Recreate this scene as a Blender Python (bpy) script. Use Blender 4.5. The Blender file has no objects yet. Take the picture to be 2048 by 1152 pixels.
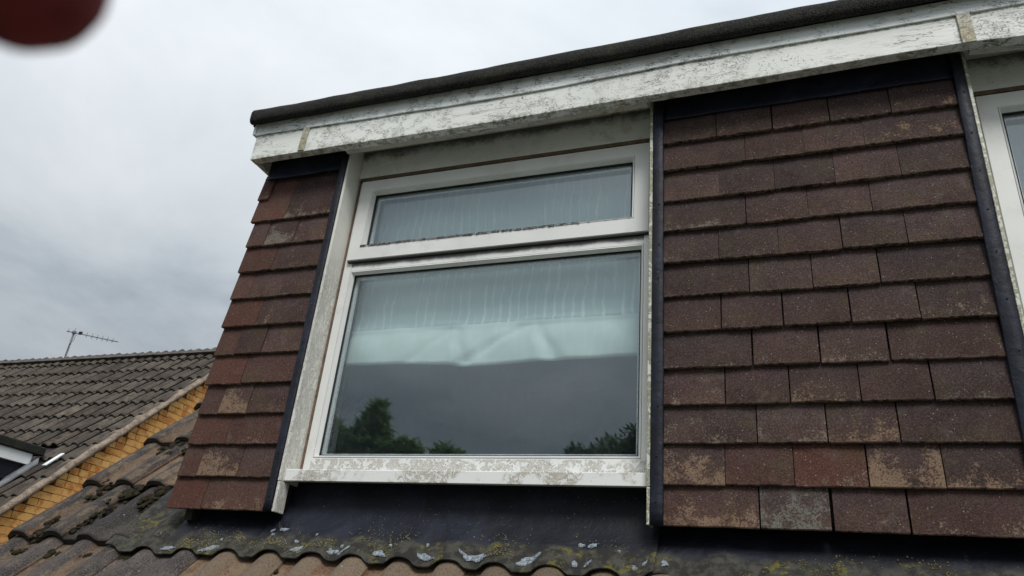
import bpy, math, random
from mathutils import Vector, Matrix, noise as mnoise
S = bpy.context.scene
COL = S.collection
R = math.radians
rnd = random.Random(11)

# ------------------------------------------------------------------ camera
cd = bpy.data.cameras.new("camera"); cam = bpy.data.objects.new("camera", cd); COL.objects.link(cam)
RIGHT = Vector((0.9370, 0.3382, 0.0878)); DOWN = Vector((-0.0736, 0.4368, -0.8966)); FWD = Vector((-0.3416, 0.8336, 0.4341))
m3 = Matrix((RIGHT, -DOWN, -FWD)).transposed()
cam.matrix_world = Matrix.Translation((0, -2, 0)) @ m3.to_4x4()
cd.sensor_width = 36; cd.lens = 1508.1 / 2048 * 36; cd.clip_start = 0.01; cd.clip_end = 1500
cd.dof.use_dof = True; cd.dof.focus_distance = 2.35; cd.dof.aperture_fstop = 13.0
S.camera = cam

# ------------------------------------------------------------------ world and sun
W = bpy.data.worlds.new("World"); S.world = W; W.use_nodes = True
wt = W.node_tree; wt.nodes.clear()
def wn(t, **k):
    n = wt.nodes.new(t)
    for a, b in k.items(): setattr(n, a, b)
    return n
SUN_EL, SUN_AZ = 50, 150      # azimuth clockwise from +Y
sky = wn("ShaderNodeTexSky", sky_type='NISHITA', sun_disc=False, sun_elevation=R(SUN_EL), sun_rotation=R(SUN_AZ), dust_density=4.0, air_density=1.4)
tc = wn("ShaderNodeTexCoord"); sep = wn("ShaderNodeSeparateXYZ"); wt.links.new(tc.outputs["Generated"], sep.inputs[0])
def wmath(op, a, b=None, c=None, clamp=False):
    n = wn("ShaderNodeMath", operation=op, use_clamp=clamp)
    for i, v in enumerate((a, b, c)):
        if v is None: continue
        if isinstance(v, (int, float)): n.inputs[i].default_value = v
        else: wt.links.new(v, n.inputs[i])
    return n.outputs[0]
zc = wmath('MAXIMUM', sep.outputs[2], 0.0)
den = wmath('ADD', zc, 0.22)
cmb = wn("ShaderNodeCombineXYZ")
wt.links.new(wmath('DIVIDE', sep.outputs[0], den), cmb.inputs[0]); wt.links.new(wmath('DIVIDE', sep.outputs[1], den), cmb.inputs[1])
OFF = (12.4, -3.3, 0.0)
cof = wn("ShaderNodeVectorMath", operation='ADD'); wt.links.new(cmb.outputs[0], cof.inputs[0]); cof.inputs[1].default_value = OFF
n1 = wn("ShaderNodeTexNoise"); n1.inputs["Scale"].default_value = 1.25; n1.inputs["Detail"].default_value = 6; n1.inputs["Roughness"].default_value = .56; n1.inputs["Distortion"].default_value = .35
wt.links.new(cof.outputs[0], n1.inputs["Vector"])
n2 = wn("ShaderNodeTexNoise"); n2.inputs["Scale"].default_value = .55; n2.inputs["Detail"].default_value = 3
wt.links.new(cof.outputs[0], n2.inputs["Vector"])
cl = wmath('ADD', wmath('MULTIPLY', n1.outputs[0], .6), wmath('MULTIPLY', n2.outputs[0], .4))
ramp = wn("ShaderNodeValToRGB"); wt.links.new(cl, ramp.inputs[0])
e = ramp.color_ramp.elements
e[0].position = .36; e[0].color = (.38, .44, .50, 1); e[1].position = .60; e[1].color = (.80, .835, .87, 1)
m = e.new(.47); m.color = (.62, .675, .72, 1)
grad = wmath('ADD', wmath('MULTIPLY', zc, 1.22), .46)
vm = wn("ShaderNodeVectorMath", operation='SCALE'); wt.links.new(ramp.outputs[0], vm.inputs[0]); wt.links.new(wmath('MULTIPLY', grad, 10.0), vm.inputs["Scale"])
mx = wn("ShaderNodeMix", data_type='RGBA'); mx.inputs[0].default_value = .93
wt.links.new(sky.outputs[0], mx.inputs[6]); wt.links.new(vm.outputs[0], mx.inputs[7])
bg = wn("ShaderNodeBackground"); bg.inputs[1].default_value = .1
wt.links.new(mx.outputs[2], bg.inputs[0])
wo = wn("ShaderNodeOutputWorld"); wt.links.new(bg.outputs[0], wo.inputs[0])

sl = bpy.data.lights.new("sun", 'SUN'); sl.energy = 2.5; sl.angle = R(22); sl.color = (1, .97, .93)
so = bpy.data.objects.new("sun", sl); COL.objects.link(so)
sd = Vector((math.sin(R(SUN_AZ)) * math.cos(R(SUN_EL)), math.cos(R(SUN_AZ)) * math.cos(R(SUN_EL)), math.sin(R(SUN_EL))))
so.rotation_euler = sd.to_track_quat('Z', 'Y').to_euler(); so.location = (0, -8, 12)
S.view_settings.view_transform = 'Standard'; S.view_settings.look = 'None'; S.view_settings.gamma = 1
S.view_settings.use_curve_mapping = False; S.view_settings.exposure = 0.0
S.render.engine = 'CYCLES'
S.cycles.max_bounces = 8; S.cycles.transparent_max_bounces = 12
S.render.film_transparent = False

# ------------------------------------------------------------------ object helpers
def tag(o, label=None, cat=None, group=None, kind=None):
    if label: o["label"] = label
    if cat: o["category"] = cat
    if group: o["group"] = group
    if kind: o["kind"] = kind
    return o
def empty(name, loc=(0, 0, 0)):
    o = bpy.data.objects.new(name, None); COL.objects.link(o); o.location = loc; o.empty_display_size = .2
    return o
def mesh(name, V, F, smooth=False):
    me = bpy.data.meshes.new(name); me.from_pydata([tuple(v) for v in V], [], F); me.update()
    if smooth: me.polygons.foreach_set("use_smooth", [True] * len(me.polygons))
    return me
def link(name, me, mat=None, parent=None, M=None):
    o = bpy.data.objects.new(name, me); COL.objects.link(o)
    if mat and not me.materials: me.materials.append(mat)
    if parent is not None: o.parent = parent          # parents sit at the world origin unless given with a matrix
    if M is not None: o.matrix_local = M
    return o
class MB:
    def __init__(s): s.V = []; s.F = []
    def add(s, V, F):
        b = len(s.V); s.V += [tuple(v) for v in V]; s.F += [tuple(i + b for i in f) for f in F]
    def box(s, x0, x1, y0, y1, z0, z1, b=0.0):
        if b <= 0:
            V = [(x, y, z) for z in (z0, z1) for y in (y0, y1) for x in (x0, x1)]
            s.add(V, [(0, 2, 3, 1), (4, 5, 7, 6), (0, 1, 5, 4), (2, 6, 7, 3), (0, 4, 6, 2), (1, 3, 7, 5)])
        else:
            V = []; idx = {}
            for cx, X in ((0, (x0, x1)), ):
                pass
            c = [(x0, x1), (y0, y1), (z0, z1)]
            for i in (0, 1):
                for j in (0, 1):
                    for k in (0, 1):
                        p = [c[0][i], c[1][j], c[2][k]]; sg = [1 if t == 0 else -1 for t in (i, j, k)]
                        for a in range(3):
                            q = list(p)
                            for d in range(3):
                                if d != a: q[d] += sg[d] * b
                            idx[(i, j, k, a)] = len(V); V.append(q)
            F = []
            for a in range(3):
                o1, o2 = [d for d in range(3) if d != a]
                for s_ in (0, 1):
                    f = []
                    for u, v in ((0, 0), (1, 0), (1, 1), (0, 1)):
                        t = [0, 0, 0]; t[a] = s_; t[o1] = u; t[o2] = v
                        f.append(idx[(t[0], t[1], t[2], a)])
                    F.append(tuple(f))
            for a in range(3):
                o1, o2 = [d for d in range(3) if d != a]
                for u in (0, 1):
                    for v in (0, 1):
                        t0 = [0, 0, 0]; t1 = [0, 0, 0]
                        t0[a] = 0; t1[a] = 1; t0[o1] = t1[o1] = u; t0[o2] = t1[o2] = v
                        F.append((idx[(*t0, o1)], idx[(*t0, o2)], idx[(*t1, o2)], idx[(*t1, o1)]))
            for i in (0, 1):
                for j in (0, 1):
                    for k in (0, 1): F.append((idx[(i, j, k, 0)], idx[(i, j, k, 1)], idx[(i, j, k, 2)]))
            s.add(V, F)
    def build(s, name, mat, parent=None, smooth=False, M=None):
        me = mesh(name, s.V, s.F, smooth); 
        import bmesh
        bm = bmesh.new(); bm.from_mesh(me); bmesh.ops.recalc_face_normals(bm, faces=bm.faces[:]); bm.to_mesh(me); bm.free()
        return link(name, me, mat, parent, M)
def box(name, mat, parent, x0, x1, y0, y1, z0, z1, b=0.0):
    q = MB(); q.box(x0, x1, y0, y1, z0, z1, b); return q.build(name, mat, parent)
def interp(x, P):
    if x <= P[0][0]: return P[0][1]
    for (a, b), (c, d) in zip(P, P[1:]):
        if x <= c:
            t = (x - a) / (c - a); t = t * t * (3 - 2 * t); return b + (d - b) * t
    return P[-1][1]
def nz(x, y=0.0, z=0.0): return mnoise.noise(Vector((x, y, z)))
def extrude_x(name, mat, parent, prof, xs, dz=None, dy=None, smooth=False, caps=True):
    """closed profile of (y, z) points swept along x; dz(x, y, z) and dy(x, y, z) displace it"""
    V = []; F = []; n = len(prof)
    for x in xs:
        for (y, z) in prof:
            V.append((x, y + (dy(x, y, z) if dy else 0), z + (dz(x, y, z) if dz else 0)))
    for i in range(len(xs) - 1):
        for j in range(n):
            k = (j + 1) % n
            F.append((i * n + j, i * n + k, (i + 1) * n + k, (i + 1) * n + j))
    if caps: F.append(tuple(range(n))); F.append(tuple((len(xs) - 1) * n + j for j in range(n)))
    q = MB(); q.add(V, F); return q.build(name, mat, parent, smooth)
def lin(a, b, n): return [a + (b - a) * i / (n - 1) for i in range(n)]
def tube(q, pts, r, n=8, r1=None):
    pts = [Vector(p) for p in pts]; b = len(q.V); N = len(pts)
    for i, p in enumerate(pts):
        t = (pts[min(i + 1, N - 1)] - pts[max(i - 1, 0)]).normalized()
        a = t.orthogonal().normalized(); c = t.cross(a)
        rr = r if r1 is None else r + (r1 - r) * i / max(1, N - 1)
        for j in range(n):
            w = 2 * math.pi * j / n; q.V.append(tuple(p + a * math.cos(w) * rr + c * math.sin(w) * rr))
    for i in range(N - 1):
        for j in range(n):
            k = (j + 1) % n; q.F.append((b + i * n + j, b + i * n + k, b + (i + 1) * n + k, b + (i + 1) * n + j))
    q.F.append(tuple(b + j for j in range(n))); q.F.append(tuple(b + (N - 1) * n + j for j in range(n)))

# ------------------------------------------------------------------ material helpers
class G:
    def __init__(s, name, rough=.7, spec=.35):
        s.m = bpy.data.materials.new(name); s.m.use_nodes = True; s.t = s.m.node_tree; s.t.nodes.clear()
        s.out = s.t.nodes.new("ShaderNodeOutputMaterial")
        s.b = s.t.nodes.new("ShaderNodeBsdfPrincipled"); s.t.links.new(s.b.outputs[0], s.out.inputs[0])
        s.b.inputs["Roughness"].default_value = rough; s.b.inputs["Specular IOR Level"].default_value = spec
        s.tc = s.t.nodes.new("ShaderNodeTexCoord"); s.co = s.tc.outputs["Object"]
    def n(s, t, **k):
        x = s.t.nodes.new(t)
        for a, b in k.items(): setattr(x, a, b)
        return x
    def put(s, sock, v):
        if isinstance(v, (int, float)): sock.default_value = v
        elif isinstance(v, tuple): sock.default_value = v if len(v) == len(sock.default_value) else (*v, 1)
        else: s.t.links.new(v, sock)
    def math(s, op, a, b=None, c=None, clamp=False):
        x = s.n("ShaderNodeMath", operation=op, use_clamp=clamp)
        for i, v in enumerate((a, b, c)):
            if v is not None: s.put(x.inputs[i], v)
        return x.outputs[0]
    def randomise(s, k=37.0):
        oi = s.n("ShaderNodeObjectInfo"); s.rand = oi.outputs["Random"]
        c = s.n("ShaderNodeCombineXYZ"); s.put(c.inputs[0], s.math('MULTIPLY', s.rand, k)); s.put(c.inputs[2], s.math('MULTIPLY', s.rand, k * 1.7))
        a = s.n("ShaderNodeVectorMath", operation='ADD'); s.put(a.inputs[0], s.tc.outputs["Object"]); s.put(a.inputs[1], c.outputs[0])
        s.co = a.outputs[0]; return s
    def scaled(s, sc, co=None):
        mp = s.n("ShaderNodeMapping"); s.put(mp.inputs[0], co or s.co); mp.inputs["Scale"].default_value = sc; return mp.outputs[0]
    def noise(s, scale, detail=4, rough=.55, dist=0, co=None):
        x = s.n("ShaderNodeTexNoise"); s.put(x.inputs["Vector"], co or s.co)
        x.inputs["Scale"].default_value = scale; x.inputs["Detail"].default_value = detail; x.inputs["Roughness"].default_value = rough; x.inputs["Distortion"].default_value = dist
        return x.outputs[0]
    def voro(s, scale, feat='F1', co=None, rnd_=1.0):
        x = s.n("ShaderNodeTexVoronoi", feature=feat); s.put(x.inputs["Vector"], co or s.co); x.inputs["Scale"].default_value = scale; x.inputs["Randomness"].default_value = rnd_
        return x.outputs[0]
    def step(s, v, a, b):        # smooth 0..1 between a and b (a may exceed b)
        x = s.n("ShaderNodeMapRange", interpolation_type='SMOOTHSTEP'); s.put(x.inputs[0], v)
        lo, hi, o0, o1 = (a, b, 0, 1)
        if a > b: lo, hi, o0, o1 = (b, a, 1, 0)
        x.inputs[1].default_value = lo; x.inputs[2].default_value = hi; x.inputs[3].default_value = o0; x.inputs[4].default_value = o1
        return x.outputs[0]
    def band(s, v, c, w):        # 1 on the iso-line v == c
        return s.step(s.math('ABSOLUTE', s.math('SUBTRACT', v, c)), w, w * .3)
    def mul(s, *a):
        r = a[0]
        for b in a[1:]: r = s.math('MULTIPLY', r, b)
        return r
    def add(s, *a):
        r = a[0]
        for b in a[1:]: r = s.math('ADD', r, b)
        return r
    def mix(s, f, a, b):
        x = s.n("ShaderNodeMix", data_type='RGBA'); s.put(x.inputs[0], f); s.put(x.inputs[6], a); s.put(x.inputs[7], b); return x.outputs[2]
    def attr(s, name):
        x = s.n("ShaderNodeAttribute", attribute_type='OBJECT', attribute_name=name); return x.outputs["Fac"]
    def xyz(s, co=None):
        x = s.n("ShaderNodeSeparateXYZ"); s.put(x.inputs[0], co or s.tc.outputs["Object"]); return x.outputs
    def color(s, c): s.put(s.b.inputs["Base Color"], c); return s
    def bump(s, h, strength=.5, dist=.002):
        x = s.n("ShaderNodeBump"); x.inputs["Strength"].default_value = strength; x.inputs["Distance"].default_value = dist
        s.put(x.inputs["Height"], h); s.t.links.new(x.outputs[0], s.b.inputs["Normal"]); return s

def mat_hung_tile():
    g = G("hanging_tile_clay", .86, .25).randomise()
    tone = g.attr("tone"); lich = g.attr("lichen"); grey = g.attr("grey")
    big = g.noise(9, 5, .6); fine = g.noise(250, 4, .75); mid = g.noise(70, 5, .65)
    c = g.mix(g.step(big, .32, .68), (.031, .0185, .0170), (.064, .039, .0320))
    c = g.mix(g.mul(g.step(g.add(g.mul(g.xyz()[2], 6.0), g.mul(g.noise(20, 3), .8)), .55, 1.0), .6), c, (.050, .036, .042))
    c = g.mix(g.math('MULTIPLY', tone, .85), c, (.115, .036, .020))
    c = g.mix(g.mul(g.step(g.noise(11, 4), .50, .68), .5), c, (.062, .047, .022))       # greenish brown film
    c = g.mix(g.mul(g.step(fine, .50, .66), .46), c, (.150, .118, .105))                   # sandy grains
    c = g.mix(g.mul(g.step(fine, .50, .36), .65), c, (.014, .008, .007))
    dust = g.mul(g.step(g.noise(26, 5, .7), .52, .72), g.add(.10, g.mul(g.rand, .40))); c = g.mix(dust, c, (.105, .088, .082))
    vr = g.n('ShaderNodeVectorMath', operation='SCALE'); g.put(vr.inputs[0], c); g.put(vr.inputs['Scale'], g.add(.80, g.mul(g.math('FRACT', g.mul(g.rand, 7.31)), .38))); c = vr.outputs[0]
    x, y, z = g.xyz()
    near = g.math('SUBTRACT', 1.0, g.math('DIVIDE', z, .11), clamp=True)
    lm = g.add(g.mul(g.noise(150, 4, .75), .62), g.mul(g.noise(34, 4, .6), .42), g.mul(g.noise(13, 2), .45), g.mul(near, .16), g.mul(lich, .235))
    lmask = g.mul(g.step(lm, 1.0, 1.10), g.step(lich, .02, .12))
    lcol = g.mix(g.noise(40, 3), (.26, .165, .10), (.15, .11, .08)); lcol = g.mix(grey, lcol, g.mix(g.noise(60, 3), (.20, .19, .165), (.10, .095, .09)))
    c = g.mix(g.mul(lmask, .85, g.step(fine, .36, .50)), c, lcol)
    c = g.mix(g.mul(g.step(g.voro(95), .13, .08), g.step(g.noise(30, 2), .50, .58), .75), c, (.42, .38, .36))   # pale spots
    edge = g.step(z, .004, .0); c = g.mix(g.mul(edge, g.step(mid, .42, .56), .7), c, (.26, .19, .15))
    g.color(c).bump(g.add(g.mul(fine, .7), g.mul(mid, .5), g.mul(lmask, .25)), .9, .0016)
    return g.m
def mat_roof_tile(name, dark, mid_, tan, lichen, near=False):
    g = G(name, .92, .2).randomise()
    x, y, z = g.xyz(); tanv = g.attr("tan")
    fine = g.noise(190, 4, .75); m1 = g.noise(24, 6, .65); m2 = g.noise(6, 4)
    co = g.scaled((1, .25, 1)); st = g.noise(38, 5, .6, co=co)
    c = g.mix(g.step(m2, .35, .65), dark, mid_)
    c = g.mix(g.mul(g.step(g.add(g.mul(st, .55), g.mul(m1, .45), g.mul(tanv, .30)), .60, .72), .8), c, tan)
    if near:
        rust = g.step(g.noise(17, 4, .6), .42, .62)
        pm = g.mul(g.step(g.add(z, g.mul(g.noise(30, 4), .010)), -.002, -.010), g.step(g.add(tanv, g.mul(g.noise(7, 3), .8)), .45, .95))
        c = g.mix(g.mul(pm, .85), c, g.mix(rust, (.20, .14, .085), (.13, .065, .034)))
    c = g.mix(g.mul(g.step(fine, .50, .62), .5), c, tuple(min(1, v * 2.3) for v in mid_))
    c = g.mix(g.mul(g.step(fine, .48, .36), .6), c, tuple(v * .4 for v in dark))
    c = g.mix(g.mul(g.step(m1, .60, .66), g.step(g.noise(11, 3), .5, .6), .55), c, (.030, .024, .012))
    c = g.mix(g.mul(g.step(g.voro(42), .12, .07), g.step(g.noise(9, 2), .56, .62), .8), c, lichen)
    vr = g.n('ShaderNodeVectorMath', operation='SCALE'); g.put(vr.inputs[0], c); g.put(vr.inputs['Scale'], g.add(.72, g.mul(g.rand, .52))); c = vr.outputs[0]
    front = g.step(y, .012, .0); c = g.mix(g.mul(front, .75), c, (.022, .019, .015))        # darker towards the nose
    g.color(c).bump(g.add(g.mul(fine, .8), g.mul(m1, .8)), .9, .003)
    return g.m
def mat_paint(name, soot_shade=0, base=(.77, .79, .76), crack=1.0, algae=1.0, zlo=0, zhi=0, rng=.030):
    g = G(name, .55, .4)
    x, y, z = g.xyz()
    co = g.scaled((1, 1, 2.2)); coarse = g.noise(3.2, 4, .6); m = g.noise(16, 5, .6, co=co)
    c = g.mix(g.step(coarse, .35, .7), base, tuple(v * .88 for v in base))
    patch = g.step(g.noise(4.3, 3, .6), .44, .56)
    sq = g.noise(34, 3, .5, dist=2.2, co=co)
    cr = g.mul(g.band(sq, .5, .030), patch, g.step(g.noise(22, 2), .46, .54), crack)
    specks = g.mul(g.step(g.noise(150, 3, .6), .60, .66), g.step(g.noise(7, 4), .46, .58), crack)
    c = g.mix(g.mul(cr, .72), c, (.13, .12, .09)); c = g.mix(g.mul(specks, .50), c, (.075, .07, .055))
    dirt = g.mul(g.step(g.noise(7, 6, .7), .52, .76), .32 * algae)
    c = g.mix(dirt, c, (.34, .33, .24))
    pe = g.mul(g.step(g.add(g.mul(g.noise(18, 5, .7, 1.0, co=g.scaled((.5, 1, 1.6))), .7), g.mul(g.noise(3.1, 3), .5)), .735, .76), .8 * crack)
    c = g.mix(pe, c, g.mix(g.noise(60, 3), (.30, .25, .16), (.50, .47, .38)))
    grain = g.mul(g.step(g.noise(9, 6, .7, .6, co=g.scaled((.6, 1, 7))), .60, .68), .35 * crack); c = g.mix(grain, c, (.30, .29, .25))
    lc = g.mul(g.band(g.noise(11, 4, .55, 1.4, co=g.scaled((.32, 1, 3.4))), .5, .012), g.step(g.noise(3.7, 2), .47, .56), crack)
    c = g.mix(g.mul(lc, .75), c, (.09, .08, .06))
    alg = g.mul(g.step(g.add(g.mul(g.noise(26, 5, .7), .7), g.mul(g.noise(2.6, 2), .6)), .74, .84), .75 * algae)
    c = g.mix(alg, c, (.26, .22, .09))
    if zlo > 0:      # green staining that hugs the drip edge
        e1 = g.mul(g.step(z, zlo + rng, zlo - .002), g.step(g.noise(40, 6, .75), .46, .60), .8)
        c = g.mix(e1, c, (.17, .155, .075))
        if not zhi: zhi = -9
        e2 = g.mul(g.band(z, zhi, .006), g.step(g.noise(46, 4, .7), .42, .60), .7)
        c = g.mix(e2, c, (.16, .15, .09))
    if soot_shade:
        shade_dirt = g.step(g.add(g.mul(g.noise(9, 6, .75), .09), g.mul(g.noise(160, 3), .03), z), soot_shade, soot_shade + .05)  # mottled dirt and recess shade under the fascia, painted into the board top
        c = g.mix(g.mul(shade_dirt, .88), c, (.045, .042, .036))
    g.color(c).bump(g.add(g.mul(g.noise(90, 4, .6, co=co), .4), g.mul(cr, -1.6), g.mul(specks, -1.0), g.mul(g.noise(20, 3, .6, .8, co=co), .6)), .8, .0016)
    return g.m
def mat_pvc(name, base=(.73, .74, .725), trail=0.0, film=(.36, .34, .28), dirt=.3, fade=None, fsc=26, fst=(1, 1, 1), soot_shade=None):
    """white plastic; trail > 0 lays a grey algae film cut by pale wandering trails"""
    g = G(name, .38, .45)
    x, y, z = g.xyz()
    c = g.mix(g.step(g.noise(5, 4), .35, .7), base, tuple(v * .93 for v in base))
    c = g.mix(g.mul(g.step(g.noise(230, 3, .6), .63, .70), g.step(g.noise(12, 4), .46, .62), .6 * dirt * 2), c, (.13, .12, .10))
    c = g.mix(g.mul(g.step(g.noise(10, 6, .7), .52, .78), dirt), c, (.34, .33, .28))
    if soot_shade: c = g.mix(g.mul(g.step(g.add(z, g.mul(g.noise(12, 5, .7), .035), g.mul(g.noise(180, 3), .01)), soot_shade[0] + .012, soot_shade[1] - .004), .85), c, (.06, .055, .05))
    if trail > 0:
        area = g.step(g.noise(5.0, 4, .65), .60 - .22 * trail, .66 - .22 * trail)
        if fade: area = g.mul(area, g.step(z, fade[0], fade[1]))
        cw = g.scaled(fst)
        n = g.noise(fsc, 3, .55, dist=.9, co=cw); n2_ = g.noise(fsc * 1.7, 2, .5, dist=1.2, co=cw)
        keep = g.mul(g.step(n, .455, .485), g.math('SUBTRACT', 1.0, g.band(n2_, .5, .035)))
        c = g.mix(g.mul(area, keep, .8), c, film)
        c = g.mix(g.mul(area, g.band(n, .47, .022), .55), c, tuple(v * .45 for v in film))
        c = g.mix(g.mul(area, g.step(g.noise(150, 3), .60, .68), .6), c, (.12, .11, .08))
    g.color(c).bump(g.noise(60, 3), .12, .001)
    return g.m
def mat_lead(name="lead_sheet", weather=0.0, k=1.35):
    g = G(name, .5, .30)
    x, y, z = g.xyz()
    n = g.noise(6, 6, .65, .6); f = g.noise(60, 5, .7)
    k_ = 1.0 if weather else k
    c = g.mix(g.step(n, .40, .75), (.004 * k_, .005 * k_, .010 * k_), (.014 * k_, .017 * k_, .032 * k_))
    c = g.mix(g.mul(g.step(g.noise(12, 6, .75, 1.0), .60, .76), .5), c, (.055, .070, .115))
    c = g.mix(g.mul(g.step(g.noise(170, 2), .70, .74), g.step(g.noise(7, 2), .45, .6), .8), c, (.28, .28, .26))
    rough = g.add(.42, g.mul(f, .30))
    if weather > 0:
        ew = g.n("ShaderNodeAttribute", attribute_name="edge").outputs["Fac"]      # 1 at the dressed lower edge
        pan = g.n("ShaderNodeAttribute", attribute_name="pan").outputs["Fac"]
        w = g.step(g.add(ew, g.mul(g.noise(14, 5, .7), .5)), .52, .78)
        c = g.mix(g.mul(w, .9), c, g.mix(g.step(g.noise(30, 5, .7), .42, .6), (.022, .021, .018), (.060, .058, .047)))
        moss = g.mul(w, g.step(g.add(g.mul(g.noise(9, 4, .6), .6), g.mul(g.noise(55, 5, .7), .5)), .60, .68))
        c = g.mix(g.mul(moss, .85), c, g.mix(g.noise(90, 2), (.16, .135, .02), (.07, .07, .025)))
        wh = g.mul(g.step(g.add(g.mul(ew, .9), g.mul(g.noise(24, 4, .65), .8), g.mul(pan, .20)), 1.38, 1.41), g.step(pan, .35, .6))
        rough = g.add(rough, g.mul(w, .35))
    g.color(c); g.put(g.b.inputs["Roughness"], rough)
    g.bump(g.add(g.mul(n, 1.6), g.mul(g.noise(24, 3), .6), g.mul(f, .25)), .6, .006)
    return g.m
def simple(name, c0, c1, scale=8, rough=.8, bump=.3, bd=.002, spec=.3, fine=200, rand=False):
    g = G(name, rough, spec)
    if rand: g.randomise()
    c = g.mix(g.step(g.noise(scale, 5, .6), .35, .65), c0, c1)
    f = g.noise(fine, 3, .6); c = g.mix(g.mul(g.step(f, .5, .65), .35), c, tuple(min(1, v * 1.7) for v in c1))
    c = g.mix(g.mul(g.step(f, .5, .36), .35), c, tuple(v * .45 for v in c0))
    g.color(c).bump(g.add(f, g.noise(scale * 3, 4)), bump, bd); return g.m
def mat_brick():
    g = G("yellow_brick", .85, .2).randomise()
    tone = g.attr("tone")
    c = g.mix(tone, (.60, .30, .085), (.66, .40, .14))
    c = g.mix(g.mul(g.step(g.noise(9, 3), .45, .62), .75), c, (.36, .12, .03))
    c = g.mix(g.mul(g.step(g.noise(150, 3), .55, .66), .4), c, (.20, .09, .03))
    g.color(c).bump(g.noise(120, 4), .5, .002); return g.m
def mat_felt():
    g = G("mineral_felt", .95, .2)
    f = g.noise(330, 2, .6); x, y, z = g.xyz()
    c = g.mix(g.step(f, .44, .62), (.005, .005, .005), (.055, .055, .050))
    c = g.mix(g.mul(g.step(g.noise(9, 5, .7), .50, .70), .5), c, (.050, .052, .028))
    g.color(c).bump(g.add(f, g.mul(g.noise(12, 3), .8)), 1.0, .004); return g.m
def mat_glass(streak=True):
    m = bpy.data.materials.new("window_glass_streaked" if streak else "window_glass"); m.use_nodes = True
    g = G.__new__(G); g.m = m; g.t = m.node_tree; g.t.nodes.clear(); g.out = g.n("ShaderNodeOutputMaterial"); g.tc = g.n("ShaderNodeTexCoord"); g.co = g.tc.outputs["Object"]
    tr = g.n("ShaderNodeBsdfTransparent"); tr.inputs[0].default_value = (.95, .97, .97, 1)
    gl = g.n("ShaderNodeBsdfGlossy"); gl.inputs["Roughness"].default_value = .0; gl.inputs[0].default_value = (.88, .95, 1, 1)
    fr = g.n("ShaderNodeFresnel"); fr.inputs[0].default_value = 2.02
    bp = g.n("ShaderNodeBump"); bp.inputs["Strength"].default_value = .025; bp.inputs["Distance"].default_value = .002
    if streak:
        u_ = g.mul(g.band(g.noise(9, 2, .5, 1.2, co=g.scaled((1, 1, .8))), .5, .03), .5)
        u2 = g.mul(g.band(g.noise(17, 2, .5, .8, co=g.scaled((1.6, 1, .35))), .5, .03), g.step(g.noise(4, 2), .45, .6))
        bp.inputs["Strength"].default_value = .5; bp.inputs["Distance"].default_value = .0030
        g.put(bp.inputs["Height"], g.add(g.noise(5, 2), u_, u2))
    else: g.put(bp.inputs["Height"], g.noise(4, 2)); g.t.links.new(bp.outputs[0], gl.inputs["Normal"])
    geo = g.n("ShaderNodeNewGeometry"); fac = g.math('MULTIPLY', fr.outputs[0], g.math('SUBTRACT', 1.0, geo.outputs["Backfacing"]))
    mx = g.n("ShaderNodeMixShader"); g.put(mx.inputs[0], fac); g.t.links.new(tr.outputs[0], mx.inputs[1]); g.t.links.new(gl.outputs[0], mx.inputs[2])
    res = mx.outputs[0]
    if streak:         # dried condensation runs on the inner sheet
        x, y, z = g.xyz()
        wob = g.add(g.mul(g.noise(7, 3, .5, co=g.scaled((.5, 1, 1.6))), 1.5), g.mul(g.noise(26, 2), .42))
        u = g.add(g.math('DIVIDE', x, .0315), wob)
        d = g.math('ABSOLUTE', g.math('SUBTRACT', g.math('FRACT', u), .5))
        ln = g.mul(g.step(d, .13, .035), g.step(g.noise(9, 3, co=g.scaled((1.6, 1, .45))), .36, .60))
        arc = g.mul(g.band(g.noise(11, 2, .5, .6), .5, .014), .7)
        film = g.add(g.mul(ln, .007), g.mul(arc, .022), .010, g.mul(g.step(g.noise(3, 3), .4, .7), .02))
        df = g.n("ShaderNodeBsdfTranslucent"); df.inputs[0].default_value = (.80, .86, .84, 1)
        dd = g.n("ShaderNodeBsdfDiffuse"); dd.inputs[0].default_value = (.80, .86, .84, 1)
        m0 = g.n("ShaderNodeMixShader"); m0.inputs[0].default_value = .35; g.t.links.new(dd.outputs[0], m0.inputs[1]); g.t.links.new(df.outputs[0], m0.inputs[2])
        m2 = g.n("ShaderNodeMixShader"); g.put(m2.inputs[0], film); g.t.links.new(res, m2.inputs[1]); g.t.links.new(m0.outputs[0], m2.inputs[2]); res = m2.outputs[0]
    g.t.links.new(res, g.out.inputs[0]); return m
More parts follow.
